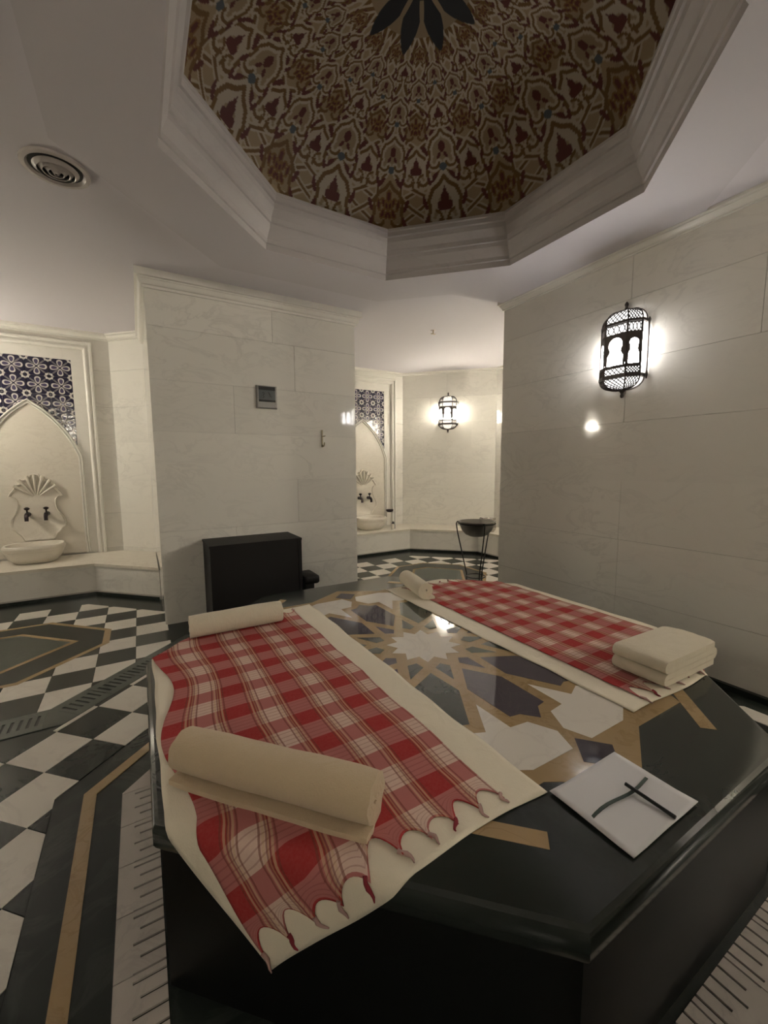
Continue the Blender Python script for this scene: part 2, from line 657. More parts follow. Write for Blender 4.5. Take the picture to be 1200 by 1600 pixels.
for k in range(5):
    o = (-0.2705 + r2 * 0.16 * k, 1.9995 + r2 * 0.16 * k)
    mk('channel_slab', ladder(o, (r2, r2), (-r2, r2), 0.158, 0.152, 0.04, 0.0275, 0.010), 'grate_green', dg3)
mk('channel_corner', B().prism([(-0.3835, 1.955), (-0.315, 1.955), (-0.271, 1.999), (-0.378, 2.107), (-0.3835, 2.107)], -1.0, -0.9966), 'grate_green', dg3)
mk('channel_bed', B().prism([(-1.2, 2.107), (-1.2, 1.955), (-0.384, 1.955), (-0.384, 2.107)], -1.0, -0.9992), 'black', dg3)
for k in range(3):
    mk('channel_slab', ladder((-0.384 - 0.25 * k, 2.107), (-1, 0), (0, -1), 0.248, 0.152, 0.038, 0.0275, 0.010), 'grate_green', dg3)

# ------------------------------------------------------------------ walls
def wall_panels(parent, p0, d, length, nrm, rows, joints, mat='marble_wall', t=0.006):
    """marble slabs on a wall: p0 start, d direction, nrm outward normal."""
    for r in range(len(rows) - 1):
        z0, z1 = rows[r] + 0.0008, rows[r + 1] - 0.0008
        js = [0.0] + [j for j in joints[r % len(joints)] if 0 < j < length] + [length]
        for a, b in zip(js[:-1], js[1:]):
            a += 0.0008
            b -= 0.0008
            q = [(p0[0] + d[0] * a, p0[1] + d[1] * a), (p0[0] + d[0] * b, p0[1] + d[1] * b)]
            q += [(q[1][0] - nrm[0] * t, q[1][1] - nrm[1] * t), (q[0][0] - nrm[0] * t, q[0][1] - nrm[1] * t)]
            mk('panel', B().prism(q, z0, z1), mat, parent)


def wall_block(name, x0, x1, y0, y1, z1=1.2, mat='marble_trim'):
    return struct(mk(name, B().box(x0, x1, y0, y1, -1.0, z1), mat))


wr = wall_block('wall_right', WX + 0.006, WX + 0.13, 0.563, 2.129)
wall_panels(wr, (WX, 2.129), (0, -1), 1.566, (-1, 0), ROWS, [(0.864, 2.0, 3.1), (0.866, 1.9, 2.9), (0.864, 2.1), (1.5, 2.7), (0.86, 2.2), (1.4, 2.6)])
wc = wall_block('wall_center', PX0 + 0.006, PX1 - 0.006, PY + 0.006, 4.6)
wall_panels(wc, (PX0, PY), (1, 0), PX1 - PX0, (0, -1), ROWS, [(0.75,), (0.46,), (0.9,), (1.38,), (0.48,), (0.9,)])
wall_panels(wc, (PX0, PY + 0.0065), (0, 1), 1.5, (-1, 0), ROWS, [(0.7,), (0.9,)])
wall_panels(wc, (PX1, PY + 0.0065), (0, 1), 1.5, (1, 0), ROWS, [(0.7,), (0.9,)])
# dark skirting along the right wall
struct(mk('baseboard_right', B().box(WX - 0.022, WX - 0.0005, 0.564, 2.128, -1.0, -0.975), 'floor_dark'))


def diag_wall(name, a, b, rows, joints, thick=0.12):
    d = Vector((b[0] - a[0], b[1] - a[1], 0))
    L = d.length
    d.normalize()
    n = Vector((d.y, -d.x, 0))
    q = [a, b, (b[0] - n.x * thick, b[1] - n.y * thick), (a[0] - n.x * thick, a[1] - n.y * thick)]
    q2 = [(x - n.x * 0.006, y - n.y * 0.006) for x, y in q[:2]] + q[2:]
    w = struct(mk(name, B().prism(q2, -1.0, 1.2), 'marble_trim'))
    wall_panels(w, a, (d.x, d.y), L, (n.x, n.y), rows, joints)
    return w


def niche_wall(name, cx, y, x0, x1, rows):
    w = struct(mk(name, B().box(x0, x1, y + 0.03, y + 0.15, -1.0, 1.2), 'marble_trim'))
    # piers either side of the framed fountain
    for a, b in ((x0, cx - 0.40), (cx + 0.40, x1)):
        for r in range(len(rows) - 1):
            mk('panel', B().box(a, b, y, y + 0.03, rows[r] + 0.0008, rows[r + 1] - 0.0008), 'marble_wall', w)
    mk('panel', B().box(cx - 0.40, cx + 0.40, y, y + 0.03, 1.01, 1.2), 'marble_wall', w)
    return w


niche_wall('wall_alcove_left', LX, YL, -1.34, -0.165, ROWS)
niche_wall('wall_alcove_right', RX, YR, 1.745, 2.905, ROWS)
J2 = [(0.55,), (0.85,), (0.35,)]
diag_wall('wall_alcove_left_inner', (-0.165, YL), (0.10, YL - 0.265), ROWS, J2)
diag_wall('wall_alcove_left_outer', (-2.15, 3.633), (-1.34, YL), ROWS, J2)
diag_wall('wall_alcove_right_inner', (1.45, YR - 0.295), (1.745, YR), ROWS, J2)
diag_wall('wall_alcove_right_outer', (2.905, YR), (3.71, YR - 0.805), ROWS, J2)
diag_wall('wall_alcove_right_side', (3.71, YR - 0.805), (3.71, 2.0), ROWS, J2)
diag_wall('wall_alcove_right_near', (3.8, 2.0), (WX + 0.13, 2.0), ROWS, J2)
diag_wall('wall_left', (-2.15, -0.941), (-2.15, 3.633), ROWS, [(0.9, 2.0, 3.1, 4.2), (0.4, 1.5, 2.6, 3.7)])
# the near side of the room mirrors the far side
wn = wall_block('wall_near_center', PX0 + 0.006, PX1 - 0.006, -1.90, -0.223)
wall_panels(wn, (PX1, -0.217), (-1, 0), PX1 - PX0, (0, 1), ROWS, [(0.75,), (0.46,), (0.9,)])
diag_wall('wall_near_left_diagonal', (-1.34, -1.751), (-2.15, -0.941), ROWS, J2)
diag_wall('wall_near_left', (0.094, -1.751), (-1.34, -1.751), ROWS, J2)
diag_wall('wall_near_right', (2.905, -1.758), (1.458, -1.758), ROWS, J2)
diag_wall('wall_near_right_diagonal', (3.71, -0.953), (2.905, -1.758), ROWS, J2)
diag_wall('wall_near_right_side', (3.71, 0.69), (3.71, -0.953), ROWS, J2)
diag_wall('wall_near_right_end', (WX + 0.13, 0.69), (3.8, 0.69), ROWS, J2)


# mouldings
def sweep(path, prof, closed=False):
    """path: xy points (outward = left-hand side when walking); prof: (out, z)."""
    n = len(path)
    rings = []
    for i in range(n):
        p = Vector(path[i])
        a = Vector(path[i - 1]) if (i > 0 or closed) else None
        c = Vector(path[(i + 1) % n]) if (i < n - 1 or closed) else None
        d1 = (p - a).normalized() if a is not None else (c - p).normalized()
        d2 = (c - p).normalized() if c is not None else d1
        n1, n2 = Vector((-d1.y, d1.x)), Vector((-d2.y, d2.x))
        m = (n1 + n2)
        m = m / max(0.2, m.dot(n1))
        rings.append([(p.x + m.x * o, p.y + m.y * o, z) for o, z in prof])
    b = B()
    b.loft(rings, closed=True)
    if not closed:
        k = len(prof)
        b.f.append(tuple(range(k - 1, -1, -1)))
        b.f.append(tuple(range((n - 1) * k, n * k)))
    else:
        k = len(prof)
        for i in range(k):
            a, c = (n - 1) * k + i, (n - 1) * k + (i + 1) % k
            b.f.append((a, c, (i + 1) % k, i))
    return b


def cornice(z0, z1, proj):
    h = z1 - z0
    return [(-0.004, z0), (0.012, z0), (0.012, z0 + 0.20 * h), (0.020, z0 + 0.24 * h), (0.026, z0 + 0.36 * h),
            (proj * 0.62, z0 + 0.62 * h), (proj * 0.70, z0 + 0.66 * h), (proj * 0.70, z0 + 0.76 * h), (proj, z0 + 0.80 * h),
            (proj, z1 + 0.08), (-0.004, z1 + 0.08)]


tr = []
for nm, path, prof in (
        ('trim_1', [(WX, 2.129 + 0.004), (WX, 0.559)], cornice(ZM, ZR + 0.004, 0.062)),
        ('trim_2', [(PX1, 4.4), (PX1, PY), (PX0, PY), (PX0, 4.3)], cornice(ZM, 1.125, 0.045)),
        ('trim_3', [(0.088, YL - 0.253), (-0.165, YL), (-1.34, YL), (-2.15, 3.633)], cornice(1.10, 1.145, 0.05)),
        ('trim_4', [(3.71, 2.0), (3.71, YR - 0.805), (2.905, YR), (1.745, YR), (1.464, YR - 0.281)], cornice(1.115, 1.165, 0.05))):
    tr.append(struct(mk(nm, sweep(path[::-1] if nm == 'trim_1' else path, [(-o if False else o, z) for o, z in prof]), 'marble_trim', smooth=35)))


# ------------------------------------------------------------------ ceiling
ring_o = [(2.175, 2.085), (1.767, 2.147), (1.419, 2.478), (0.448, 2.485), (-0.191, 1.833), (-0.191, 0.875), (0.49, 0.21), (1.43, 0.21), (2.175, 0.949)]
ring_i = [(p[0], p[1]) for p in octagon(CC, CA, 0)]
ring_i.insert(1, ((ring_i[0][0] + ring_i[1][0]) / 2, (ring_i[0][1] + ring_i[1][1]) / 2))
b = B()
b.loft([[(x, y, ZC + 0.001) for x, y in ring_o], [(x, y, ZR) for x, y in ring_o], [(x, y, ZR) for x, y in ring_i]])
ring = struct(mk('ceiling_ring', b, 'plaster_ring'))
b = B()
far = [(CC[0] + (x - CC[0]) * 5.5, CC[1] + (y - CC[1]) * 5.5) for x, y in ring_o]
nr = len(ring_o)
for k in range(nr):
    zq = ZR + 0.010 if k in (7, 8) else ZC
    k2 = (k + 1) % nr
    b.add([(*ring_o[k], zq), (*ring_o[k2], zq), (*far[k2], zq), (*far[k], zq)], [(0, 1, 2, 3)])
ceiling = struct(mk('ceiling', b, 'plaster'))
# moulded octagonal throat below the dome
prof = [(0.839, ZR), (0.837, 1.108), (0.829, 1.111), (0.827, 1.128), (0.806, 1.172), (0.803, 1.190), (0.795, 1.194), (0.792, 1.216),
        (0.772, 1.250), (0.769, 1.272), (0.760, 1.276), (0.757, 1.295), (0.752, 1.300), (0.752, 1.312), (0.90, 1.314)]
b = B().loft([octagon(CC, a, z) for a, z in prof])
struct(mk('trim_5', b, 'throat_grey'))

# painted dome
NS, NU, NV = 16, 50, 290
RD, HD, Z0D = 0.83, 0.385, 1.312
tt = np.linspace(0.012, 1.0, NV)
rr = RD * np.sin(tt * PI / 2)
zz = Z0D + HD * np.cos(tt * PI / 2)
ss = np.concatenate([[0], np.cumsum(np.hypot(np.diff(rr), np.diff(zz)))])
beta = PI / 8
ph = np.linspace(0, 1, NU + 1)
PHI, _ = np.meshgrid(ph, ss, indexing='xy')
SSg = np.repeat(ss[:, None], NU + 1, 1)
RRg = np.repeat(rr[:, None], NU + 1, 1)
cream = np.array((0.36, 0.275, 0.165))
pale = np.array((0.50, 0.44, 0.35))
goldc = np.array((0.16, 0.085, 0.018))
redc = np.array((0.105, 0.018, 0.014))
teal = np.array((0.075, 0.10, 0.12))
colr = np.tile(cream, (NV, NU + 1, 1)).astype(float)
X = PHI * beta * RRg
Xb = (1 - PHI) * beta * RRg
LT = ss[-1]


def paint(mask, c):
    colr[mask] = c


def pdist(xx, yy, pts):
    dd = np.full(xx.shape, 9.0)
    for (x0, y0), (x1, y1) in zip(pts[:-1], pts[1:]):
        dx, dy = x1 - x0, y1 - y0
        t = np.clip(((xx - x0) * dx + (yy - y0) * dy) / (dx * dx + dy * dy + 1e-12), 0, 1)
        dd = np.minimum(dd, np.hypot(xx - x0 - t * dx, yy - y0 - t * dy))
    return dd


def arc(cx, cy, r, a0, a1, n=10):
    return [(cx + r * math.cos(a0 + (a1 - a0) * k / n), cy + r * math.sin(a0 + (a1 - a0) * k / n)) for k in range(n + 1)]


def ell(xx, yy, cx, cy, a, b_, ang):
    ca, sa = math.cos(ang), math.sin(ang)
    dx, dy = xx - cx, yy - cy
    return ((dx * ca + dy * sa) / a) ** 2 + ((-dx * sa + dy * ca) / b_) ** 2 < 1


# (arc length from the rim, place in the half sector, size, kind)
rows_d = [(0.115, 0.0, 1.25, 0), (0.105, 1.0, 1.15, 1), (0.27, 0.52, 0.90, 0), (0.345, 0.0, 0.95, 2), (0.33, 1.0, 0.85, 2), (0.45, 0.55, 0.66, 1),
          (0.50, 0.0, 0.62, 0), (0.51, 1.0, 0.62, 2), (0.60, 0.5, 0.50, 2), (0.66, 0.0, 0.45, 2), (0.67, 1.0, 0.45, 0), (0.735, 0.5, 0.36, 1)]
# vines
for fr, amp, ph0 in ((0.5, 0.42, 0.0), (0.5, -0.42, 0.0), (0.5, 0.30, 1.6), (0.5, -0.30, 1.6)):
    pos = fr + amp * np.sin(2 * PI * (LT - SSg) / 0.36 + ph0)
    slope = amp * 2 * PI / 0.36 * np.cos(2 * PI * (LT - SSg) / 0.36 + ph0) * beta * RRg
    dv = np.abs(PHI - pos) * beta * RRg / np.sqrt(1 + slope ** 2)
    paint(dv < 0.0150, pale)
    paint(dv < 0.0066, goldc)
for d0, f0, q, kind in rows_d:
    s0 = LT - d0
    xx = np.abs(PHI - f0) * beta * RRg / q
    yy = (SSg - s0) / q
    onion = [(0.0, -0.098), (0.018, -0.075), (0.05, -0.055), (0.068, -0.02), (0.066, 0.02)] + arc(0.046, 0.045, 0.028, -0.6, 2.9)
    inside = (xx < 0.066 - 0.5 * np.maximum(0, -yy - 0.03)) & (yy > -0.09) & (yy < 0.06)
    paint(inside, cream * 0.9)
    dd = pdist(xx, yy, onion)
    if kind == 0:
        paint(dd < 0.021, pale)
        paint(dd < 0.0075, goldc)
        paint(pdist(xx, yy, [(0.0, -0.05), (0.036, -0.03), (0.046, 0.0), (0.030, 0.012), (0.014, 0.03), (0.0, 0.07)]) < 0.012, pale)
        paint(pdist(xx, yy, [(0.040, 0.02), (0.022, 0.028), (0.010, 0.055), (0.018, 0.078)]) < 0.0055, goldc)
        tre = (np.hypot(xx, yy + 0.030) < 0.016) | (np.hypot(xx - 0.019, yy - 0.003) < 0.016) | ((yy > -0.066) & (yy < 0.022) & (xx < (yy + 0.068) * 0.33))
        paint(tre, redc)
    elif kind == 1:
        paint(dd < 0.0075, goldc)
        for ex_, ey_, ea, eb, er in ((0.0, -0.045, 0.008, 0.018, 0), (0.022, -0.020, 0.007, 0.016, 0.5), (0.008, -0.008, 0.006, 0.012, 0.3), (0.026, 0.022, 0.007, 0.016, -0.4), (0.006, 0.026, 0.006, 0.013, -0.3), (0.046, -0.012, 0.006, 0.018, 0.2)):
            paint(ell(xx, yy, ex_, ey_, ea * 1.8, eb * 1.5, er), goldc * 1.3)
            paint(ell(xx, yy, ex_, ey_, ea, eb, er), redc)
    else:
        paint(dd < 0.019, pale)
        paint(dd < 0.0065, goldc)
        paint(ell(xx, yy, 0.0, -0.022, 0.017, 0.026, 0), redc)
        paint(ell(xx, yy, 0.018, 0.018, 0.008, 0.016, -0.5), redc)
        paint(np.hypot(xx, yy - 0.070) < 0.019, teal)
    paint(ell(xx, yy, 0.086, -0.010, 0.009, 0.026, 0.3), redc)
    paint(ell(xx, yy, 0.080, 0.055, 0.009, 0.022, -0.4), redc)
    paint(ell(xx, yy, 0.040, -0.096, 0.008, 0.024, -0.7), redc)
# full turn, mirrored half sectors
nth = NS * NU
full = np.zeros((NV, nth, 3))
for k in range(NS):
    seg = colr[:, :NU] if k % 2 == 0 else colr[:, NU:0:-1]
    full[:, k * NU:(k + 1) * NU] = seg
th = np.arange(nth) * 2 * PI / nth
# dark flower at the crown
pet = np.abs(((th * 10 / (2 * PI)) % 1.0) - 0.5) * 2
sg = ss[:, None]
lim = 0.235 - 0.15 * np.minimum(1, (1 - pet)[None, :] ** 0.7) * 1.0
wid = np.clip((sg - 0.03) / 0.2, 0, 1)
wf = np.where(sg < 0.045, 1.0, np.where(sg < 0.115, 0.62 + 0.20 * (sg - 0.045) / 0.07, 0.82 * np.clip((0.235 - sg) / 0.12, 0, 1) ** 0.85))
full[np.broadcast_to(sg < 0.17, full.shape[:2])] = cream * 0.8
flower = pet[None, :] > 1.0 - wf
full[flower] = (0.012, 0.014, 0.018)
vx = CC[0] + rr[:, None] * np.cos(th)[None, :]
vy = CC[1] + rr[:, None] * np.sin(th)[None, :]
vz = np.repeat(zz[:, None], nth, 1)
verts = np.stack([vx * S, vy * S, (vz + 1) * S], -1).reshape(-1, 3)
verts = np.vstack([verts, [[CC[0] * S, CC[1] * S, (Z0D + HD + 1) * S]]])
ii = np.arange(NV - 1)[:, None] * nth
jj = np.arange(nth)[None, :]
jn = (jj + 1) % nth
quads = np.stack([ii + jj, ii + jn, ii + nth + jn, ii + nth + jj], -1).reshape(-1, 4)
me = bpy.data.meshes.new('dome')
o0 = np.array(W((CC[0], CC[1], Z0D)))
ap = len(verts) - 1
me.from_pydata((verts - o0).tolist(), [], quads.tolist() + [(ap, (j + 1) % nth, j) for j in range(nth)])
at = me.color_attributes.new('paint', 'FLOAT_COLOR', 'POINT')
cd = np.ones((len(verts), 4), dtype=np.float32)
cd[:-1, :3] = full.reshape(-1, 3)
cd[-1, :3] = (0.012, 0.014, 0.018)
at.data.foreach_set('color', cd.ravel())
me.polygons.foreach_set('use_smooth', np.ones(len(me.polygons), dtype=bool))
me.materials.append(M['painted_dome'])
dome = bpy.data.objects.new('ceiling_dome', me)
COL.objects.link(dome)
dome.location = o0
struct(dome)

# ceiling air outlet
vt = thing('air_vent', (-0.205, 2.125, ZC), 'round white ringed air outlet in the ceiling above the left alcove', 'vent')
vc = (-0.205, 2.125, ZC)
mk('flange', B().lathe([(0.112, 0.0), (0.110, -0.008), (0.094, -0.010), (0.088, -0.004), (0.086, 0.0)], vc, 40), 'vent_white', vt, 40)
mk('throat', B().lathe([(0.086, -0.0005), (0.0, -0.0006)], vc, 32), 'black', vt)
for k, r in enumerate((0.074, 0.056, 0.038, 0.020)):
    mk('louvre_ring', B().lathe([(r, -0.006), (r - 0.013, -0.018 - 0.002 * k), (r - 0.015, -0.016 - 0.002 * k), (r - 0.002, -0.004), (r, -0.006)], vc, 36), 'vent_white', vt, 60)
sp = thing('sprinkler', (2.226, 2.935, ZC), 'tiny cross-shaped sprinkler on the ceiling of the right alcove', 'sprinkler')
mk('rosette', B().lathe([(0.0, -0.001), (0.022, -0.002), (0.024, 0.0)], (2.226, 2.935, ZC), 16), 'vent_white', sp, 60)
mk('head', B().tube([(2.226, 2.935, ZC), (2.226, 2.935, ZC - 0.03)], 0.006).box(2.204, 2.248, 2.930, 2.940, ZC - 0.034, ZC - 0.028), 'hook_metal', sp)


# ------------------------------------------------------------------ benches
def bench(cx, yf, zb, pts_front, pts_back, label, mat='marble_carved'):
    t = thing('stone_bench', (cx, yf, -1.0), label, 'bench')
    poly = pts_front + pts_back

    def off(e):
        # move the front line outwards (towards -y) by e, mitred
        res = []
        n = len(pts_front)
        for i, p in enumerate(pts_front):
            p = Vector(p)
            d1 = (p - Vector(pts_front[i - 1])).normalized() if i > 0 else (Vector(pts_front[1]) - p).normalized()
            d2 = (Vector(pts_front[i + 1]) - p).normalized() if i < n - 1 else d1
            n1, n2 = Vector((d1.y, -d1.x)), Vector((d2.y, -d2.x))
            m = n1 + n2
            m = m / m.dot(n1)
            res.append((p.x + m.x * e, p.y + m.y * e))
        return res
    mk('base', B().prism(poly, -1.0, zb - 0.022), 'marble_wall', t)
    mk('seat_slab', B().prism(off(0.010) + pts_back, zb - 0.022, zb), mat, t)
    mk('plinth', B().prism(off(0.012) + pts_back, -1.0, -0.978), 'floor_dark', t)
    mk('plinth_cap', B().prism(off(0.006) + pts_back, -0.978, -0.968), 'grate_white', t)
    return t


bench(LX, 3.943, ZBL, [(-2.14, 3.15), (-1.155, 3.943), (-0.347, 3.943), (0.086, 3.510)],
      [(0.086, YL - 0.254), (-0.167, YL - 0.0012), (-1.339, YL - 0.0012), (-2.14, 3.638)],
      'cream marble ledge in the left alcove under the large basin')
bench(RX, 4.042, ZBR, [(1.466, 3.62), (1.90, 4.042), (2.738, 4.042), (3.30, 3.48), (3.30, 2.02)],
      [(3.70, 2.02), (3.70, YR - 0.808), (2.904, YR - 0.0012), (1.746, YR - 0.0012), (1.466, YR - 0.283)],
      'cream marble ledge along the walls of the right alcove')


# ------------------------------------------------------------------ wall fountains
def arch_pts(n=18, hw=0.327, apex=0.558, spring=0.10, bottom=-0.735, ctrl=(0.235, 0.40)):
    r = []
    for k in range(n + 1):
        t = k / n
        x = (1 - t) ** 2 * 0 + 2 * t * (1 - t) * ctrl[0] + t * t * hw
        z = (1 - t) ** 2 * apex + 2 * t * (1 - t) * ctrl[1] + t * t * spring
        r.append((x, z))
    return r + [(hw, bottom)]


def sweep_vert(path, prof, y, cx):
    """path in (x, z) on a wall; prof (across, out)."""
    n = len(path)
    rings = []
    for i in range(n):
        p = Vector(path[i])
        d1 = (p - Vector(path[i - 1])).normalized() if i > 0 else (Vector(path[1]) - p).normalized()
        d2 = (Vector(path[i + 1]) - p).normalized() if i < n - 1 else d1
        n1, n2 = Vector((-d1.y, d1.x)), Vector((-d2.y, d2.x))
        m = n1 + n2
        m = m / max(0.3, m.dot(n1))
        rings.append([(cx + p.x + m.x * a, y - o, p.y + m.y * a) for a, o in prof])
    b = B().loft(rings)
    k = len(prof)
    b.f.append(tuple(range(k - 1, -1, -1)))
    b.f.append(tuple(range((n - 1) * k, n * k)))
    return b


def fountain(cx, y, zb, label):
    t = thing('wall_fountain', (cx, y, zb), label, 'fountain')
    # outer moulded frame
    U = [(-0.43, zb), (-0.43, 1.035), (0.43, 1.035), (0.43, zb)]
    pr = [(0.032, 0.0), (0.032, 0.020), (0.026, 0.027), (0.014, 0.027), (0.008, 0.020), (0.008, 0.012), (0.0, 0.010),
          (-0.008, 0.012), (-0.010, 0.022), (-0.020, 0.022), (-0.030, 0.012), (-0.034, 0.0)]
    mk('frame', sweep_vert(U, pr, y, cx), 'marble_trim', t, 40)
    # recessed border between frame and tiles
    yb = y + 0.010
    for bx_ in ((cx - 0.405, cx - 0.308, zb, 1.01), (cx + 0.308, cx + 0.405, zb, 1.01), (cx - 0.308, cx + 0.308, 0.912, 1.01)):
        mk('border_strip', B().box(bx_[0], bx_[1], yb, yb + 0.02, bx_[2], bx_[3]), 'marble_trim', t)
    # painted tiles
    u = 0.154
    for i in range(4):
        for j in range(5):
            x0 = cx - 0.308 + i * u
            z1 = 0.912 - j * 0.148
            z0 = z1 - 0.148
            if abs(x0 + u / 2 - cx) < 0.1 and z1 < 0.40:
                continue
            g = 0.0012
            jit = random.uniform(-0.0008, 0.0008)
            bb = B().add([(x0 + g, yb + 0.004 + jit, z0 + g), (x0 + u - g, yb + 0.004 - jit, z0 + g), (x0 + u - g, yb + 0.004 - jit, z1 - g), (x0 + g, yb + 0.004 + jit, z1 - g),
                          (x0 + g, yb + 0.018, z0 + g), (x0 + u - g, yb + 0.018, z0 + g), (x0 + u - g, yb + 0.018, z1 - g), (x0 + g, yb + 0.018, z1 - g)],
                         [(0, 1, 2, 3), (4, 7, 6, 5), (0, 4, 5, 1), (1, 5, 6, 2), (2, 6, 7, 3), (3, 7, 4, 0)])
            bb.uv = [(0, 0), (1, 0), (1, 1), (0, 1)] * 2
            mk('painted_tile', bb, 'painted_tile', t)
    # arched marble field
    ar = arch_pts()
    out = [(x, z) for x, z in ar] + [(-x, z) for x, z in ar[::-1][:-1]]
    out = [(x, max(z, zb)) for x, z in out]
    n = len(out)
    b = B()
    b.v = [(cx + x, yb - 0.002, z) for x, z in out] + [(cx + x, yb + 0.012, z) for x, z in out]
    b.f = [tuple(range(n))] + [(i, i + n, (i + 1) % n + n, (i + 1) % n) for i in range(n)]
    mk('arch_panel', b, 'marble_carved', t)
    path = [(-x, max(z, zb)) for x, z in ar[::-1]] + [(x, max(z, zb)) for x, z in ar[1:]]
    pr = [(0.012, -0.010), (0.012, 0.012), (0.007, 0.018), (0.001, 0.017), (-0.003, 0.008), (-0.008, 0.008), (-0.011, 0.014), (-0.018, 0.013),
          (-0.022, 0.0), (-0.022, -0.010)]
    mk('arch_moulding', sweep_vert(path, pr, yb, cx), 'marble_trim', t, 40)
    # carved backplate
    half = [(0.0, -0.030), (0.028, -0.040), (0.032, -0.062), (0.058, -0.062), (0.068, -0.088), (0.094, -0.092), (0.102, -0.122), (0.132, -0.128), (0.140, -0.158),
            (0.168, -0.195), (0.180, -0.222), (0.150, -0.226), (0.133, -0.250), (0.126, -0.290), (0.132, -0.330), (0.150, -0.375),
            (0.176, -0.415), (0.188, -0.455), (0.182, -0.490), (0.155, -0.510), (0.140, -0.535), (0.120, -0.555), (0.10, -0.60)]
    out = half + [(-x, z) for x, z in half[::-1] if x > 0]
    out = out[::-1]
    n = len(out)
    zc = -0.32

    def sc(k, e):
        return [(cx + x * k, yb - e, zc + (z - zc) * k) for x, z in out]
    b = B().loft([sc(1.0, 0.0), sc(1.0, 0.016), sc(0.975, 0.022), sc(0.93, 0.020), sc(0.90, 0.014)], False, True)
    bp = mk('backplate', b, 'marble_carved', t, 40)
    for k in range(-3, 4):
        a = k * 0.36
        p0 = Vector((cx + 0.02 * math.sin(a), yb - 0.014, -0.235 + 0.02 * math.cos(a)))
        p2 = Vector((cx + 0.155 * math.sin(a), yb - 0.024, -0.215 + 0.165 * math.cos(a)))
        p1 = (p0 + p2) / 2 + Vector((0, -0.006, 0))
        mk('shell_rib', B().tube([p0, p1, p2], [0.003, 0.009, 0.013], 8), 'marble_carved', bp, 60)
    # taps
    for dx in (-0.062, 0.062):
        tx, tz = cx + dx, -0.375
        tp = mk('tap', B().tube([(tx, yb - 0.01, tz), (tx, yb - 0.03, tz), (tx, yb - 0.055, tz), (tx, yb - 0.085, tz - 0.004), (tx, yb - 0.10, tz - 0.018), (tx, yb - 0.102, tz - 0.05)],
                                [0.020, 0.014, 0.019, 0.016, 0.014, 0.013], 12), 'bronze', t, 60)
        mk('tap_handle', B().lathe([(0.006, 0.012), (0.006, 0.036), (0.018, 0.044), (0.020, 0.052), (0.008, 0.060), (0.0, 0.061)], (tx, yb - 0.058, tz), 12), 'bronze', tp, 60)
    return t


fountain(LX, YL, ZBL, 'arched marble wall fountain with painted tile spandrel in the left alcove')
fountain(RX, YR, ZBR, 'partly hidden arched wall fountain with painted tiles in the right alcove')


def basin(cx, cy, zb, label, rx=0.195, ry=0.155):
    seg = 40

    def ring(k, z, e=2.6):
        r = []
        for i in range(seg):
            a = 2 * PI * i / seg
            c, s_ = math.cos(a), math.sin(a)
            r.append((cx + rx * k * math.copysign(abs(c) ** (2 / e), c), cy + ry * k * math.copysign(abs(s_) ** (2 / e), s_), zb + z))
        return r
    t = thing('marble_basin', (cx, cy, zb), label, 'basin')
    b = B().loft([ring(0.60, 0.0), ring(0.72, 0.012), ring(0.88, 0.05), ring(0.95, 0.085), ring(0.955, 0.094), ring(0.985, 0.098), ring(1.0, 0.108), ring(1.0, 0.140),
                  ring(0.97, 0.146), ring(0.90, 0.145), ring(0.87, 0.135), ring(0.78, 0.07), ring(0.55, 0.035)], True, True)
    mk('bowl', b, 'marble_carved', t, 40)
    b = B().loft([ring(0.998, 0.112), ring(1.022, 0.118), ring(1.022, 0.132), ring(0.998, 0.138)])
    mk('rim_band', b, 'marble_carved', t, 40)
    return t


basin(LX - 0.012, YL - 0.175, ZBL, 'large cream marble basin on the ledge of the left alcove')
basin(RX, YR - 0.175, ZBR, 'cream marble basin on the ledge of the right alcove, half behind the wall')


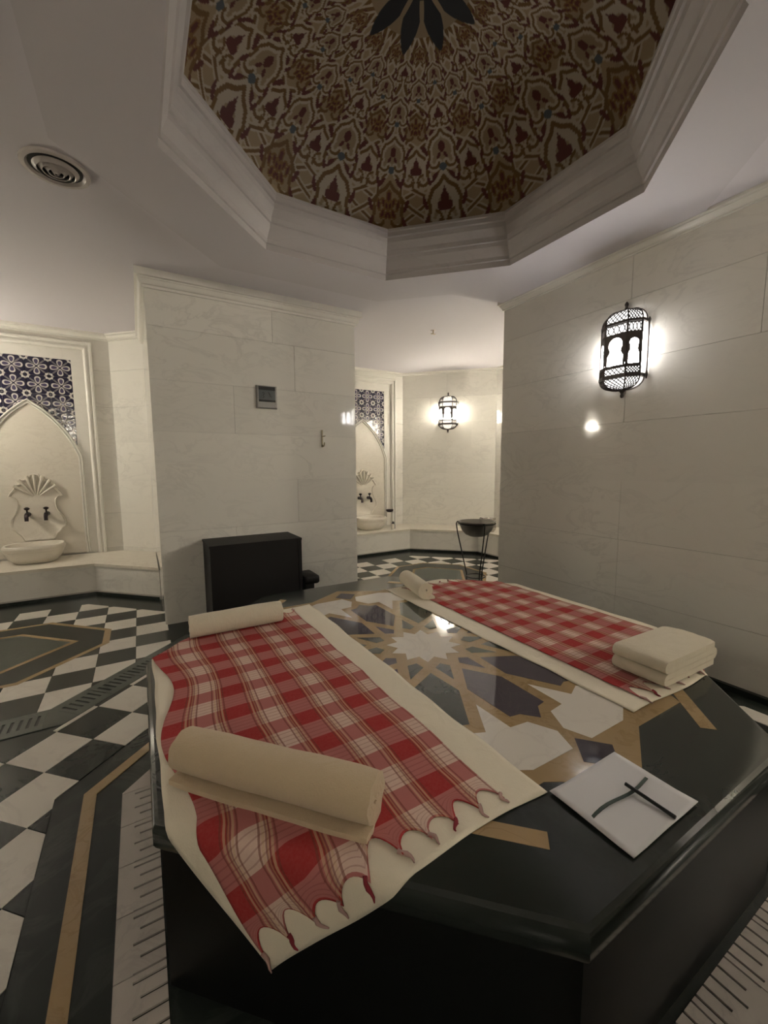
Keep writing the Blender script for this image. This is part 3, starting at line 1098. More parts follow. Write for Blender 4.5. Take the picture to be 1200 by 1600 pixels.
# ------------------------------------------------------------------ wall lanterns
def lantern(pos, nrm, col, level, shell, label, win=45, side=110, k=1.0):
    tagm = 'lit_%d' % len(M)
    glass = glow(tagm + '_window', col, win * level * LAMP)
    g_side = glow(tagm + '_side', col, side * level * LAMP)
    g_shell = glow(tagm + '_shell', col, shell * LAMP)
    M[tagm] = glass
    n = Vector((nrm[0], nrm[1], 0)).normalized()
    tg = Vector((-n.y, n.x, 0))
    P0 = Vector(pos)

    def T(p):     # (lateral, out, up)
        return tuple(P0 + tg * (p[0] * k) + n * (p[1] * k) + Vector((0, 0, p[2] * k)))
    t = thing('wall_lantern', pos, label, 'lantern', )
    V2 = [(-0.104, 0.046), (-0.056, 0.090), (0.056, 0.090), (0.104, 0.046)]

    def lk(name, b, mat, par=None, sm=None):
        b.xform(T)
        return mk(name, b, mat, par or t, sm)
    zlo, zhi = -0.150, 0.115            # body
    # corner posts
    for v in V2:
        lk('post', B().tube([(v[0], v[1], zlo), (v[0], v[1], zhi)], 0.0045, 6), 'lantern_metal')

    def poly_band(z0, z1, e0, e1):
        def off(e):
            return [(-0.104 - e, 0.0), (-0.104 - e, 0.046 + e * 0.4), (-0.056 - e * 0.4, 0.090 + e), (0.056 + e * 0.4, 0.090 + e), (0.104 + e, 0.046 + e * 0.4), (0.104 + e, 0.0)]
        a, c = off(e0), off(e1)
        b = B()
        r = [[(x, y, z0) for x, y in a], [(x, y, z0) for x, y in c], [(x, y, z1) for x, y in c], [(x, y, z1) for x, y in a], [(x, y, z0) for x, y in a]]
        b.loft(r, closed=False)
        return b
    lk('lower_rim', poly_band(zlo - 0.008, zlo + 0.008, -0.012, 0.006), 'lantern_metal')
    lk('upper_rim', poly_band(zhi - 0.006, zhi + 0.006, -0.010, 0.005), 'lantern_metal')
    # facets: plate with keyhole window, lattice above and below
    for fi, (p, q) in enumerate(zip(V2[:-1], V2[1:])):
        p3, q3 = Vector((p[0], p[1], 0)), Vector((q[0], q[1], 0))
        ex = (q3 - p3)
        w = ex.length
        ex = ex / w

        def L(u, z, e=0.0):
            nn = Vector((-ex.y, ex.x, 0))
            r = p3 + ex * (u * w) + nn * e
            return (r.x, r.y, z)
        z0, z1 = -0.105, 0.060
        # keyhole outline (unit width), centre 0.5
        hw = 0.36
        key = []
        nseg = 12
        zc = z0 + 0.112
        rad = hw * w * 0.88
        neck = 0.70 * hw
        key += [(0.5 + hw, z0 + 0.012), (0.5 + hw, z0 + 0.058), (0.5 + neck, z0 + 0.076)]
        for k_ in range(nseg + 1):
            a = -0.62 + (PI + 1.24) * k_ / nseg
            key.append((0.5 + rad * math.cos(a) / w, zc + rad * math.sin(a)))
        key += [(0.5 - neck, z0 + 0.076), (0.5 - hw, z0 + 0.058), (0.5 - hw, z0 + 0.012)]
        m = len(key)
        outr = []
        for (u, z) in key:
            du, dz = (u - 0.5) * w, z - (z0 + 0.085)
            sx = (0.5 * w) / max(abs(du), 1e-6)
            sz = ((z1 - (z0 + 0.085)) if dz > 0 else 0.085) / max(abs(dz), 1e-6)
            f = min(sx, sz)
            outr.append((0.5 + du * f / w, (z0 + 0.085) + dz * f))
        # square up the corners
        b = B()
        vs = [L(*p_, 0.0) for p_ in outr] + [L(*p_, 0.0) for p_ in key] + [L(*p_, 0.004) for p_ in outr] + [L(*p_, 0.004) for p_ in key]
        fs = []
        for i in range(m):
            j = (i + 1) % m
            fs += [(i, j, m + j, m + i), (2 * m + j, 2 * m + i, 3 * m + i, 3 * m + j), (m + i, m + j, 3 * m + j, 3 * m + i)]
        b.add(vs, fs)
        # corner fillers
        for cu, cz in ((0, z0), (1, z0), (0, z1), (1, z1)):
            su = 0.10 if cu == 0 else -0.10
            szz = 0.012 if cz == z0 else -0.016
            b.add([L(cu, cz, 0.002), L(cu + su, cz, 0.002), L(cu + su, cz + szz, 0.002), L(cu, cz + szz, 0.002)], [(0, 1, 2, 3)])
        lk('window_panel', b, 'lantern_metal')
        # bars and lattice
        for z in (z0, z1, zhi - 0.010, zlo + 0.010):
            lk('cross_bar', B().tube([L(0, z), L(1, z)], 0.0034, 5), 'lantern_metal')
        for nm, za, zb_, nx in (('lower_lattice', zlo + 0.010, z0, 5), ('upper_lattice', z1, zhi - 0.010, 4)):
            b = B()
            h = zb_ - za
            for i in range(-4, nx + 4):
                for sgn in (1, -1):
                    u0 = i / nx
                    u1 = u0 + sgn * (h / w) * 0.95
                    if nm == 'upper_lattice':
                        pts = [(u0 + sgn * (0.5 / nx) * math.sin(PI * q_ / 6), za + h * q_ / 6) for q_ in range(7)]
                    else:
                        pts = [(u0, za), (u1, zb_)]
                    ok = []
                    for (ua, z_a), (ub, z_b) in zip(pts[:-1], pts[1:]):
                        if ua == ub:
                            continue
                        ta, tb = 0.0, 1.0
                        for lim_, sg_ in ((0.0, 1), (1.0, -1)):
                            fa, fb2 = sg_ * (ua - lim_), sg_ * (ub - lim_)
                            if fa < 0 and fb2 < 0:
                                ta = 2
                            elif fa < 0:
                                ta = max(ta, fa / (fa - fb2))
                            elif fb2 < 0:
                                tb = min(tb, fa / (fa - fb2))
                        if ta < tb:
                            ok.append(((ua + (ub - ua) * ta, z_a + (z_b - z_a) * ta), (ua + (ub - ua) * tb, z_a + (z_b - z_a) * tb)))
                    for a_, c_ in ok:
                        b.tube([L(*a_), L(*c_)], 0.0024, 4, False)
            if b.v:
                lk(nm, b, 'lantern_metal')['kind'] = 'stuff'

    # dome cap and bowl: ribs and pierced web
    def shell(z0, zt, sgn, nm, fin):
        prof = []
        for q_ in range(9):
            f = q_ / 8
            rad = math.cos(f * PI / 2 * 0.94) ** 0.75
            prof.append((rad, z0 + (zt - z0) * (math.sin(f * PI / 2) if True else f)))

        def at(v, rad, z, e=1.0):
            return (v[0] * rad * e, v[1] * (0.12 + 0.88 * rad) * e if rad > 0.02 else v[1] * 0.12, z)
        ext = [(-0.104, 0.006)] + V2 + [(0.104, 0.006)]
        for v in ext:
            lk(nm + '_rib', B().tube([at(v, r_, z) for r_, z in prof], 0.0036, 5), 'lantern_metal')
        b = B()
        for (p, q) in zip(V2[:-1], V2[1:]):
            nx = 5
            for j in range(8):
                for i in range(nx):
                    for sg_ in (1, -1):
                        u0, u1 = (i + (0.5 if j % 2 else 0)) / nx, (i + (0.5 if j % 2 else 0) + 0.5 * sg_) / nx
                        u0, u1 = min(max(u0, 0), 1), min(max(u1, 0), 1)
                        va = (p[0] + (q[0] - p[0]) * u0, p[1] + (q[1] - p[1]) * u0)
                        vb = (p[0] + (q[0] - p[0]) * u1, p[1] + (q[1] - p[1]) * u1)
                        b.tube([at(va, *prof[j]), at(vb, *prof[j + 1])], 0.0024, 4, False)
        lk(nm + '_web', b, 'lantern_metal')['kind'] = 'stuff'
        c = (0, 0.012, zt)
        if sgn > 0:
            pr = [(0.026, -0.012), (0.017, 0.0), (0.008, 0.012), (0.006, 0.020), (0.009, 0.028), (0.009, 0.036), (0.004, 0.044), (0.0, 0.048)]
        else:
            pr = [(0.030, 0.014), (0.022, 0.0), (0.010, -0.012), (0.006, -0.020), (0.009, -0.028), (0.007, -0.038), (0.0, -0.042)]
        lk(fin, B().lathe(pr, c, 10), 'lantern_metal', None, 60)
        return prof
    pt = shell(zhi + 0.006, zhi + 0.072, 1, 'cap', 'top_finial')
    pb = shell(zlo - 0.008, zlo - 0.058, -1, 'bowl', 'bottom_finial')
    # wall rods with knobs
    for sx in (-1, 1):
        lk('wall_rod', B().tube([(sx * 0.116, 0.010, zlo - 0.02), (sx * 0.116, 0.010, zlo), (sx * 0.116, 0.010, zlo + 0.02), (sx * 0.116, 0.010, zhi - 0.02), (sx * 0.116, 0.010, zhi), (sx * 0.116, 0.010, zhi + 0.012)],
                                [0.003, 0.008, 0.0045, 0.0045, 0.007, 0.002], 6), 'lantern_metal', None, 60)
    # frosted glass: bright panes behind the keyhole windows, dimmer shell behind the filigree
    base = [(-0.098, 0.014), (-0.098, 0.043), (-0.053, 0.083), (0.053, 0.083), (0.098, 0.043), (0.098, 0.014)]

    def gl(rad, z):
        return [(x * rad, 0.014 + (y - 0.014) * rad, z) for x, y in base]
    for nm, rr_ in (('lower_glass', [gl(0.10, pb[-1][1] + 0.008)] + [gl(r_ * 0.94 + 0.01, z) for r_, z in pb[-2::-1]] + [gl(1.0, zlo), gl(1.0, -0.104)]),
                    ('upper_glass', [gl(1.0, 0.059), gl(1.0, zhi)] + [gl(r_ * 0.94 + 0.01, z) for r_, z in pt[:-1]] + [gl(0.10, pt[-1][1] - 0.008)])):
        lk(nm, B().loft(rr_, True, True), g_shell)
    for v0, v1 in zip(base[1:-2], base[2:-1]):
        lk('window_glass', B().prism([v0, v1, (v1[0] * 0.97, v1[1] - 0.003), (v0[0] * 0.97, v0[1] - 0.003)][::-1], -0.103, 0.058), glass)
    for v0, v1 in ((base[0], base[1]), (base[4], base[5])):
        lk('side_glass', B().prism([v0, v1, (v1[0] * 0.97, v1[1]), (v0[0] * 0.97, v0[1])], -0.103, 0.058), g_side)
    return t


lantern((WX - 0.0005, 1.280, 0.600), (-1, 0), LANTERN_COOL, 0.50, 2.0, 'lit pierced metal wall lantern on the near right wall', 90, 60)
lantern((3.307 - 0.0007, 4.049 - 0.0007, 0.660), (-1, -1), LANTERN_WARM, 1.2, 2.0, 'lit pierced metal wall lantern in the right alcove above the bowl stand', 90, 60)
lantern((-1.730 + 0.0007, 4.050 - 0.0007, 0.640), (1, -1), LANTERN_WARM, 3.6, 36.0, 'lit pierced metal wall lantern on the far left alcove wall outside the picture')
lantern((3.7095, 2.22, 0.640), (-1, 0), LANTERN_WARM, 4.0, 40.0, 'added unseen wall lantern round the corner, brightening the right alcove')  # added lamp, out of view, to brighten the right alcove
lantern((-1.10, -1.7505, 0.760), (0, 1), LANTERN_WARM, 2.6, 26.0, 'lit pierced metal wall lantern in the near left alcove behind the camera')
lantern((3.307 - 0.0007, -1.356 + 0.0007, 0.640), (-1, 1), LANTERN_WARM, 6.5, 60.0, 'added unseen wall lantern behind the camera, lighting the middle wall from the near right')  # added out of view as extra light on the middle wall


# ------------------------------------------------------------------ platform
pf = thing('heated_stone_platform', (CP[0], CP[1], -1.0), 'large dark octagonal marble platform with star inlay in the room centre', 'platform')
b = B().loft([octagon(CP, AP - 0.012, -1.0), octagon(CP, AP - 0.012, -0.70)], True, True)
mk('base', b, 'platform_side', pf)
pr = [(AP - 0.02, -0.700), (AP - 0.004, -0.698), (AP, -0.690), (AP, -0.660), (AP - 0.004, -0.650), (AP - 0.011, -0.645), (AP - 0.022, ZP)]
mk('top_slab', B().loft([octagon(CP, a, z) for a, z in pr], True, True), 'slab_green', pf, 30)
C0 = (0.852, 1.168)


def pp(r, deg):
    a = math.radians(deg)
    return (C0[0] + r * math.cos(a), C0[1] + r * math.sin(a))


def inlay(name, poly, mat, h):
    mk(name, B().prism(poly, ZP - 0.004, ZP + h), mat, pf)


# strapwork ground: twelve-pointed star polygon
out = []
for k in range(12):
    out += [pp(0.762, k * 30), pp(0.683, k * 30 + 15)]
inlay('strapwork', out, 'gold', 0.0006)
star = []
for k in range(12):
    star += [pp(0.134, k * 30), pp(0.098, k * 30 + 15)]
inlay('centre_star', star, 'inlay_white', 0.0011)
for k in range(12):
    a = k * 30
    inlay('small_kite', [pp(0.148, a + 15), pp(0.173, a + 23.5), pp(0.255, a + 15), pp(0.173, a + 6.5)], 'inlay_green' if k % 3 else 'inlay_purple', 0.0011)
    inlay('long_hexagon', [pp(0.207, a), pp(0.318, a + 12.6), pp(0.472, a + 8.0), pp(0.474, a + 4.2), pp(0.511, a), pp(0.474, a - 4.2), pp(0.472, a - 8.0), pp(0.318, a - 12.6)],
          'inlay_green' if k in (8, 2, 5, 11) else 'inlay_purple', 0.0011)
    ax = math.radians(a + 15)

    def q(al, pe):
        return (C0[0] + al * math.cos(ax) - pe * math.sin(ax), C0[1] + al * math.sin(ax) + pe * math.cos(ax))
    inlay('petal', [q(0.395, 0), q(0.508, 0.034), q(0.500, 0.088), q(0.552, 0.136), q(0.615, 0.128), q(0.648, 0.0), q(0.615, -0.128), q(0.552, -0.136), q(0.500, -0.088), q(0.508, -0.034)],
          'inlay_white', 0.0011)
    inlay('outer_triangle', [pp(0.712, a), pp(0.672, a + 4.4), pp(0.668, a - 4.4)][::-1] if False else [pp(0.606, a), pp(0.668, a - 4.6), pp(0.716, a), pp(0.668, a + 4.6)], 'inlay_purple', 0.0011)
# short gold bars near the diagonal edges
for sx in (-1, 1):
    for sy in (-1, 1):
        def q4(x, y):
            return (CP[0] + sx * x, CP[1] + sy * y)
        poly = [q4(0.785, 0.300), q4(0.760, 0.275), q4(0.285, 0.750), q4(0.310, 0.775)]
        if sx * sy < 0:
            poly = poly[::-1]
        inlay('gold_bar', poly, 'gold', 0.0005)


# ------------------------------------------------------------------ cloths on the platform
def bend(x, y, lift, r=0.022):
    """lay a flat point over the platform, hanging down past its edges."""
    best, bn = 0.0, None
    for k in range(8):
        nx, ny = math.cos(k * PI / 4), math.sin(k * PI / 4)
        dd = nx * (x - CP[0]) + ny * (y - CP[1]) - (AP - r)
        if dd > best:
            best, bn = dd, (nx, ny)
    if bn is None:
        return (x, y, ZP + 0.0012 + lift)
    nx, ny = bn
    dd = best
    bx_, by_ = x - nx * dd, y - ny * dd
    if dd < r * PI / 2:
        th_ = dd / r
        rr_ = r + lift + 0.0012
        return (bx_ + nx * rr_ * math.sin(th_), by_ + ny * rr_ * math.sin(th_), ZP - r + rr_ * math.cos(th_))
    rr_ = r + lift + 0.0012
    return (bx_ + nx * rr_, by_ + ny * rr_, ZP - r - (dd - r * PI / 2))


def cloth(name, x0, x1, y0, y1, nx, ny, lift, mat, label, cat, warp, parent=None, thick=0.0018):
    b = B()
    uv = []
    for j in range(ny + 1):
        for i in range(nx + 1):
            u, v = i / nx, j / ny
            x, y = x0 + (x1 - x0) * u, y0 + (y1 - y0) * v
            x, y, l2 = warp(u, v, x, y)
            b.v.append(bend(x, y, lift + l2))
            uv.append(((x1 - x0) * u, (y1 - y0) * v))
    b.f = [(j * (nx + 1) + i, j * (nx + 1) + i + 1, (j + 1) * (nx + 1) + i + 1, (j + 1) * (nx + 1) + i) for j in range(ny) for i in range(nx)]
    b.uv = uv
    o = mk(name, b, mat, parent, 180, solid=thick)
    if parent is None:
        tag(o, label, cat)
    return o


def wsheet(u, v, x, y):
    l = 0.0012 * math.sin(40 * v + 9 * u) * math.sin(13 * u + 5 * v) ** 2 + 0.0012
    e = 0.006 * math.sin(v * 17) + 0.004 * math.sin(v * 41 + 2)
    return x + e * (u - 0.5) * 2 * 0.3, y + 0.006 * math.sin(u * 9 + 1) * (1 - 2 * v), l


cloth('bath_sheet', 0.0, 0.655, 0.488, 1.80, 60, 110, 0.0, 'sheet', 'cream bath sheet under the near left checked cloth, its corner hanging over the edge', 'sheet', wsheet)
cloth('bath_sheet', 1.075, 1.738, 0.540, 1.82, 60, 110, 0.0, 'sheet', 'cream bath sheet under the far right checked cloth beside the right wall', 'sheet', wsheet)

NSC = 9


def plaid_cloth(x0, x1, y0, y1, lx, label, seed):
    rnd = random.Random(seed)
    amps = [rnd.random() for _ in range(NSC)]

    def warp(u, v, x, y):
        l = 0.0016 + 0.0022 * max(0, math.sin(60 * v + 8 * u + seed)) * math.sin(9 * u + 4 * v + seed) ** 2
        # left and right edges wander
        e = lx(v) * (1 - u) ** 3 + (0.010 * (0.4 - v) + 0.003 * math.sin(v * 23 + seed)) * u
        # scalloped, knotted ends
        for end, w_ in ((0, max(0, 1 - v / 0.05)), (1, max(0, 1 - (1 - v) / 0.05))):
            if w_ > 0:
                f = (u * NSC) % 1.0
                sc_ = math.sin(PI * f) ** (0.5 + 0.5 * amps[int(u * NSC) % NSC]) * (0.026 + 0.034 * amps[int(u * NSC + 3) % NSC])
                y += sc_ * w_ if end == 0 else -sc_ * w_
        return x + e, y, l
    o = cloth('checked_cloth', x0, x1, y0, y1, 90, 160, 0.0034, 'plaid', label, 'cloth', warp)
    # knotted fringe
    for k in range(NSC + 1):
        for end in (0, 1):
            u = k / NSC
            v = 0.0 if end == 0 else 1.0
            x = x0 + (x1 - x0) * u + lx(v) * (1 - u) ** 3 + 0.010 * (0.4 - v) * u
            yb = y0 if end == 0 else y1
            sgn = -1 if end == 0 else 1
            pts = []
            jx, jy = rnd.uniform(-0.014, 0.014), rnd.uniform(0.018, 0.036)
            for q_ in range(6):
                f = q_ / 5
                pts.append(bend(x + jx * f + 0.004 * math.sin(5 * f + k), yb + sgn * (jy * f - 0.012), 0.006))
            mk('tassel', B().tube(pts, [0.0042, 0.0036, 0.0042, 0.0028, 0.0024, 0.0012], 6), 'fringe_red' if k in (1, 4, 7) else 'fringe', o, 60)
    return o


plaid_cloth(0.055, 0.565, 0.515, 1.765, lambda v: -0.045 + 0.045 * math.sin(v * 7.5) ** 2 - 0.01 * v, 'red and white checked cloth under the long towel roll, nearest the camera', 3)
plaid_cloth(1.165, 1.690, 0.560, 1.775, lambda v: -0.012 + 0.02 * v, 'red and white checked cloth on the far right of the platform under the folded towel', 5)


def strip_profile(path, t):
    """thick polyline -> outline halves (outer, inner) in the profile plane."""
    o, i = [], []
    n = len(path)
    for k in range(n):
        p = Vector(path[k])
        a, c = Vector(path[max(0, k - 1)]), Vector(path[min(n - 1, k + 1)])
        d_ = (c - a).normalized()
        nn = Vector((-d_.y, d_.x))
        o.append(p + nn * (t / 2))
        i.append(p - nn * (t / 2))
    return o, i


def swept_strip(name, path, t, origin, axis, length, mat, nseg=22, wob=0.0, par=None, seed=1):
    """sweep a thick polyline profile (across, up) along a horizontal axis."""
    rnd = random.Random(seed)
    o, i = strip_profile(path, t)
    ax = Vector((axis[0], axis[1], 0)).normalized()
    ac = Vector((-ax.y, ax.x, 0))
    n = len(o)
    loop = o + i[::-1]
    m = len(loop)
    rings = []
    phs = [rnd.uniform(0, 6) for _ in range(6)]
    for k in range(nseg + 1):
        f = k / nseg
        ease = 1 - 0.05 * (abs(2 * f - 1) ** 6)
        ring = []
        for idx, p in enumerate(loop):
            ang = math.atan2(p.y, p.x)
            wv = wob * (math.sin(5 * f + phs[0] + ang) + 0.6 * math.sin(11 * f + phs[1] + 2 * ang) + 0.3 * math.sin(27 * f + phs[2] + 3 * ang))
            sc = (1 + wv) * ease
            endw = wob * 0.3 * math.sin(7 * ang + phs[3])
            q_ = Vector(origin) + ax * (length * (f - 0.5) * (1 + endw)) + ac * (p.x * sc) + Vector((0, 0, max(p.y * (sc if p.y > 0 else 1), -9)))
            ring.append(tuple(q_))
        rings.append(ring)
    b = B().loft(rings)
    k0, k1 = 0, nseg * m
    for j in range(n - 1):
        b.f.append((k0 + j + 1, k0 + j, k0 + m - 1 - j, k0 + m - 2 - j))
        b.f.append((k1 + j, k1 + j + 1, k1 + m - 2 - j, k1 + m - 1 - j))
    return mk(name, b, mat, par, 50)


def spiral(R, t, flap, side=1, squash=0.9, turns=None):
    pts = []
    turns = turns or (R / t - 0.6)
    th_end = -PI / 2
    n = int(turns * 26)
    for k in range(n + 1):
        f = k / n
        r_ = t * 0.4 + (R - t / 2 - t * 0.4) * f
        th_ = th_end - side * (turns * 2 * PI) * (1 - f)
        pts.append((r_ * math.cos(th_), r_ * math.sin(th_) * squash))
    last = pts[-1]
    for k in range(1, 9):
        if flap > 0:
            pts.append((last[0] + side * flap * k / 8, last[1]))
    return pts


def towel_roll(pos, axis, length, R, t, flap, side, mat, label, seed, squash=0.9, wob=0.02):
    p = spiral(R, t, flap, side, squash)
    o = swept_strip('rolled_towel', p, t * 0.84, (pos[0], pos[1], pos[2]), axis, length, mat, 26, wob, seed=seed)
    return tag(o, label, 'towel')


ZT = ZP + 0.0085
towel_roll((0.186, 0.752, ZT + 0.049), (0.285, -0.330), 0.430, 0.053, 0.0125, 0.046, -1, 'towel', 'long cream towel roll with a loose flap lying across the near left checked cloth', 11, 0.93, 0.022)
towel_roll((0.300, 1.655, ZT + 0.046), (1.0, -0.01), 0.345, 0.048, 0.0115, 0.0, 1, 'towel_white', 'short pale towel roll at the head of the near left checked cloth', 12, 0.95, 0.02)
towel_roll((1.180, 1.690, ZT + 0.043), (0.22, 0.97), 0.27, 0.046, 0.0115, 0.050, -1, 'towel_white', 'small white towel roll lying at the far head of the right checked cloth', 13, 0.95, 0.015)

# folded towel
path = []
lay, Lf = 0.0195, 0.285
zc = 0.0
for k in range(4):
    xs = [-Lf / 2, Lf / 2] if k % 2 == 0 else [Lf / 2, -Lf / 2]
    for q_ in range(9):
        path.append((xs[0] + (xs[1] - xs[0]) * q_ / 8, zc))
    if k < 3:
        cxk = xs[1]
        sgn = 1 if xs[1] > 0 else -1
        for q_ in range(1, 6):
            a = -PI / 2 + PI * q_ / 6
            path.append((cxk + sgn * (lay / 2) * math.cos(a), zc + lay / 2 + (lay / 2) * math.sin(a)))
    zc += lay
ft = swept_strip('folded_towel', path, lay * 0.95, (1.408, 0.632, ZT + lay / 2 + 0.002), (0.02, 1.0), 0.155, 'towel_white', 16, 0.012, seed=9)
tag(ft, 'thick folded cream towel on the right checked cloth near the right wall', 'towel')

# paper with pen
pc = thing('paper_card', (0.769, 0.40, ZP), 'white paper card with dark crossing strips at the front of the platform', 'card')
b = B()
nx = 16
for j in range(nx + 1):
    for i in range(nx + 1):
        u, v = i / nx, j / nx
        lift = 0.010 * max(0, u + (1 - v) - 1.75) + 0.007 * max(0, 0.18 - u) + 0.002 * math.sin(3 * u + 2 * v) ** 2
        b.v.append((0.659 + 0.220 * u, 0.320 + 0.162 * v, ZP + 0.003 + lift))
b.f = [(j * (nx + 1) + i, j * (nx + 1) + i + 1, (j + 1) * (nx + 1) + i + 1, (j + 1) * (nx + 1) + i) for j in range(nx) for i in range(nx)]
mk('sheet', b, 'paper', pc, 180, solid=0.0015)
pts = [(0.667 + 0.192 * k / 10, 0.4005 + 0.004 * math.sin(k * 0.7), ZP + 0.0068 + 0.0022 * math.sin(PI * k / 10)) for k in range(11)]
mk('green_strip', B().loft([[(p[0], p[1] - 0.003, p[2]), (p[0], p[1] + 0.003, p[2]), (p[0], p[1] + 0.003, p[2] - 0.0015), (p[0], p[1] - 0.003, p[2] - 0.0015)] for p in pts], True, True), 'green_ribbon', pc)
mk('black_strip', B().tube([(0.797, 0.412, ZP + 0.0130), (0.7975, 0.365, ZP + 0.0115), (0.798, 0.322, ZP + 0.0100)], 0.0036, 8), 'pen_black', pc, 60)

# ------------------------------------------------------------------ things by the middle wall
hb = thing('heater_cover', (0.612, 2.755, -1.0), 'plain black box standing against the middle marble wall', 'box')
b = B().box(0.332, 0.895, 2.600, 2.9025, -0.985, -0.477)
mk('body', b, 'box_black', hb)
mk('lid', B().box(0.328, 0.899, 2.596, 2.9025, -0.477, -0.463), 'box_black', hb)
for x0 in (0.332, 0.875):
    mk('side_rail', B().box(x0, x0 + 0.020, 2.594, 2.600, -0.985, -0.477), 'box_black', hb)
for x0 in (0.36, 0.83):
    mk('foot', B().box(x0, x0 + 0.04, 2.64, 2.86, -1.0, -0.985), 'box_black', hb)
st = thing('side_unit', (0.96, 2.68, -1.0), 'small low black rounded unit beside the black box', 'box')


def rbox(x0, x1, y0, y1, z0, z1, r):
    def rr_(e, z):
        pts = []
        for cx, cy, a0 in ((x1 - r, y1 - r, 0), (x0 + r, y1 - r, 90), (x0 + r, y0 + r, 180), (x1 - r, y0 + r, 270)):
            for k in range(5):
                a = math.radians(a0 + 22.5 * k)
                pts.append((cx + (r - e) * math.cos(a), cy + (r - e) * math.sin(a), z))
        return pts
    return B().loft([rr_(r * 0.4, z0), rr_(0, z0 + r * 0.4), rr_(0, z1 - r * 0.6), rr_(r * 0.2, z1 - r * 0.2), rr_(r * 0.6, z1)], True, True)


mk('top_pad', rbox(0.905, 1.016, 2.58, 2.78, -0.782, -0.728, 0.022), 'box_black', st, 50)
mk('pedestal', B().box(0.93, 0.99, 2.63, 2.74, -1.0, -0.782), 'box_black', st)

tm = thing('thermostat', (0.782, PY, 0.40), 'grey square thermostat with dark screen on the middle marble wall', 'thermostat')
b = B().loft([[(0.712, PY - 0.0003, 0.400), (0.852, PY - 0.0003, 0.400), (0.852, PY - 0.0003, 0.552), (0.712, PY - 0.0003, 0.552)],
              [(0.712, PY - 0.016, 0.400), (0.852, PY - 0.016, 0.400), (0.852, PY - 0.016, 0.552), (0.712, PY - 0.016, 0.552)],
              [(0.719, PY - 0.022, 0.407), (0.845, PY - 0.022, 0.407), (0.845, PY - 0.022, 0.546), (0.719, PY - 0.022, 0.546)]], True, True)
mk('case', b, 'plate_grey', tm)
sc = mk('screen', B().box(0.726, 0.838, PY - 0.0240, PY - 0.0215, 0.444, 0.545), 'screen', tm)
mk('screen_band', B().box(0.726, 0.838, PY - 0.0246, PY - 0.0235, 0.522, 0.5455), 'screen_black', sc)
mk('screen_band', B().box(0.726, 0.838, PY - 0.0246, PY - 0.0235, 0.4435, 0.457), 'screen_black', sc)
for x0, pts in ((0.748, [(0, 0.036), (0.012, 0.040), (0.016, 0.030), (0.006, 0.022), (0.014, 0.010), (0.004, 0.002)]), (0.790, [(0, 0.042), (0.010, 0.030), (0.012, 0.018), (0.022, 0.008), (0.024, 0.024)])):
    mk('screen_reflection', B().tube([(x0 + x_, PY - 0.0243, 0.466 + z_) for x_, z_ in pts], 0.0016, 4), 'screen_black', sc)  # reflection on the screen, drawn as dark lines
mk('button', B().lathe([(0.004, 0.0), (0.003, 0.003), (0, 0.003)], (0, 0, 0), 8).xform(lambda p: (0.836 + p[0], PY - 0.0222 - p[2], 0.420 + p[1])), 'vent_white', tm)

hk = thing('wall_hook', (1.184, PY, 0.14), 'slim brass hook on the middle marble wall', 'hook')
mk('backplate', B().box(1.179, 1.189, PY - 0.008, PY - 0.0003, 0.145, 0.272), 'hook_metal', hk)
mk('arm', B().tube([(1.184, PY - 0.006, 0.165), (1.184, PY - 0.03, 0.152), (1.184, PY - 0.042, 0.160), (1.184, PY - 0.046, 0.180)], 0.005, 8), 'hook_metal', hk, 60)
mk('pin', B().tube([(1.184, PY - 0.006, 0.225), (1.198, PY - 0.03, 0.228)], 0.004, 8), 'hook_metal', hk, 60)

# ------------------------------------------------------------------ bowl stand, jug and small things in the right alcove
BX, BY = 2.235, 2.375
ZRIM = -0.436
sd = thing('bowl_stand', (BX, BY, -1.0), 'thin black iron three-legged stand holding the steel bowl', 'stand')
RB = 0.138
for ang in (158, 38, -82):
    a = math.radians(ang + YAW * -180 / PI * 0 - 30)
    cx, sy = math.cos(a), math.sin(a)
    pts = [(BX + (RB - 0.004) * cx, BY + (RB - 0.004) * sy, ZRIM + 0.002), (BX + (RB + 0.014) * cx, BY + (RB + 0.014) * sy, ZRIM + 0.004), (BX + (RB + 0.022) * cx, BY + (RB + 0.022) * sy, ZRIM - 0.014),
           (BX + (RB + 0.012) * cx, BY + (RB + 0.012) * sy, ZRIM - 0.08), (BX + 0.075 * cx, BY + 0.075 * sy, ZRIM - 0.40), (BX + 0.064 * cx, BY + 0.064 * sy, -0.97), (BX + 0.085 * cx, BY + 0.085 * sy, -0.998)]
    mk('leg', B().tube(pts, 0.0048, 8), 'iron', sd, 60)
for r_, z in ((0.1415, ZRIM - 0.004), (0.072, -0.86)):
    mk('ring', B().tube([(BX + r_ * math.cos(2 * PI * k / 32), BY + r_ * math.sin(2 * PI * k / 32), z) for k in range(33)], 0.004, 6, False), 'iron', sd, 60)
bw = B().lathe([(0.0, -0.112), (0.05, -0.110), (0.085, -0.095), (0.115, -0.062), (0.130, -0.025), (0.134, 0.004), (0.143, 0.006), (0.143, 0.009), (0.132, 0.008), (0.127, -0.024), (0.112, -0.058), (0.083, -0.090), (0.05, -0.105), (0.0, -0.107)],
               (BX, BY, ZRIM + 0.004), 40)
tag(mk('steel_bowl', bw, 'bowl_steel', None, 50), 'shiny steel wash bowl resting on the thin black stand', 'bowl')

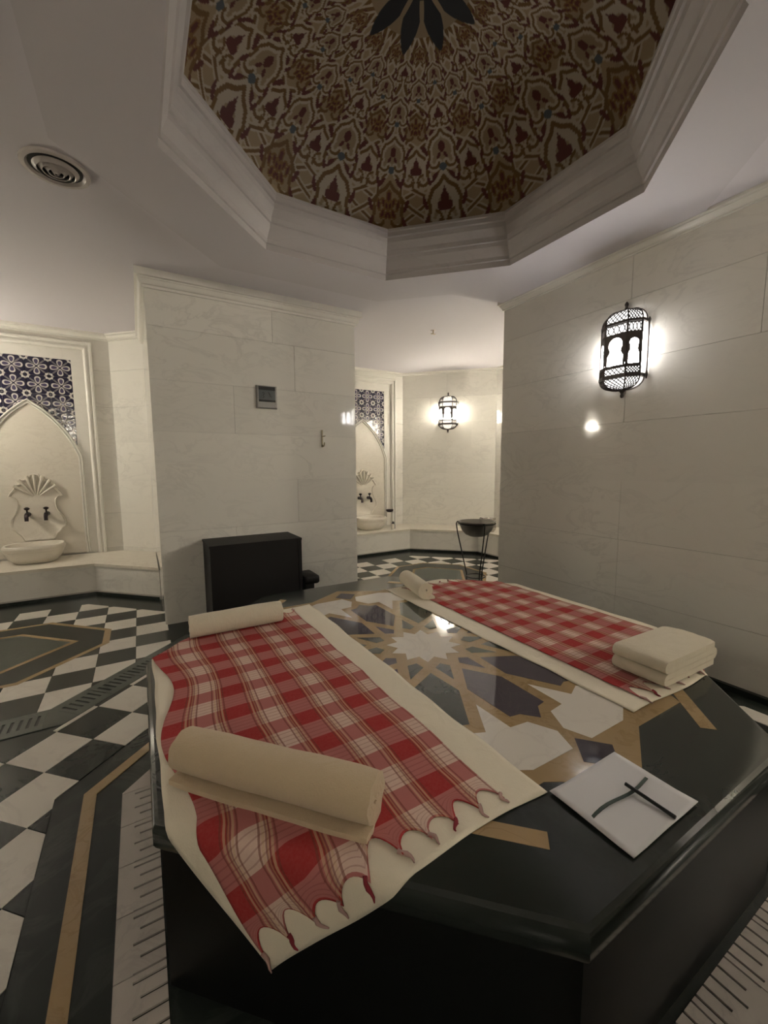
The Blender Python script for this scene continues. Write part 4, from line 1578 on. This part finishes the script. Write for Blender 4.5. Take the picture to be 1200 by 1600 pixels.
JX, JY = 3.375, 3.375
jg = thing('metal_jug', (JX, JY, ZBR), 'silver metal jug with handle on the right alcove ledge behind the bowl', 'jug')
mk('body', B().lathe([(0.0, 0.0), (0.045, 0.0), (0.062, 0.02), (0.070, 0.05), (0.062, 0.085), (0.048, 0.105), (0.046, 0.118), (0.060, 0.140), (0.064, 0.150), (0.058, 0.150), (0.042, 0.12), (0.040, 0.10), (0.055, 0.06), (0.04, 0.02), (0.0, 0.015)], (JX, JY, ZBR + 0.0005), 28), 'steel', jg, 50)
mk('handle', B().tube([(JX - 0.045, JY + 0.045, ZBR + 0.142), (JX - 0.075, JY + 0.075, ZBR + 0.155), (JX - 0.088, JY + 0.088, ZBR + 0.13), (JX - 0.072, JY + 0.072, ZBR + 0.10), (JX - 0.045, JY + 0.045, ZBR + 0.085)], 0.008, 8), 'steel', jg, 60)
mk('rim', B().tube([(JX + 0.061 * math.cos(2 * PI * k / 24), JY + 0.061 * math.sin(2 * PI * k / 24), ZBR + 0.150) for k in range(25)], 0.004, 6, False), 'steel', jg, 60)

dx_, dy_ = 2.655, YR - 0.052
ds = thing('soap_dish', (2.655, YR, -0.545), 'small dark metal dish fixed to the frame beside the right alcove basin', 'dish')
mk('bowl', B().lathe([(0.0, -0.034), (0.028, -0.032), (0.044, -0.018), (0.048, 0.0), (0.045, 0.0), (0.040, -0.016), (0.0, -0.028)], (dx_, dy_ - 0.03, -0.528), 24), 'bronze', ds, 50)
mk('bracket', B().tube([(dx_, YR - 0.0, -0.545), (dx_, dy_ - 0.02, -0.55)], 0.006, 8), 'bronze', ds, 60)
for nm, x_, y_, h_, lab in (('glass_bottle', 2.548, 4.125, 0.075, 'small pale pump bottle on the right alcove ledge beside the basin'), ('dark_bottle', 2.578, 4.150, 0.070, 'tiny dark capped bottle next to the pale bottle beside the right basin')):
    t_ = thing(nm, (x_, y_, ZBR), lab, 'bottle')
    mk('body', B().lathe([(0.0, 0.0), (0.019, 0.0), (0.020, 0.004), (0.020, h_ * 0.7), (0.010, h_ * 0.82), (0.009, h_ * 0.9)], (x_, y_, ZBR + 0.0005), 16), 'marble_carved' if nm == 'glass_bottle' else 'plate_grey', t_, 50)
    mk('cap', B().lathe([(0.010, h_ * 0.86), (0.011, h_), (0.007, h_ + 0.004), (0.004, h_ + 0.018), (0.0, h_ + 0.02)], (x_, y_, ZBR + 0.0005), 12), 'bronze', t_, 50)
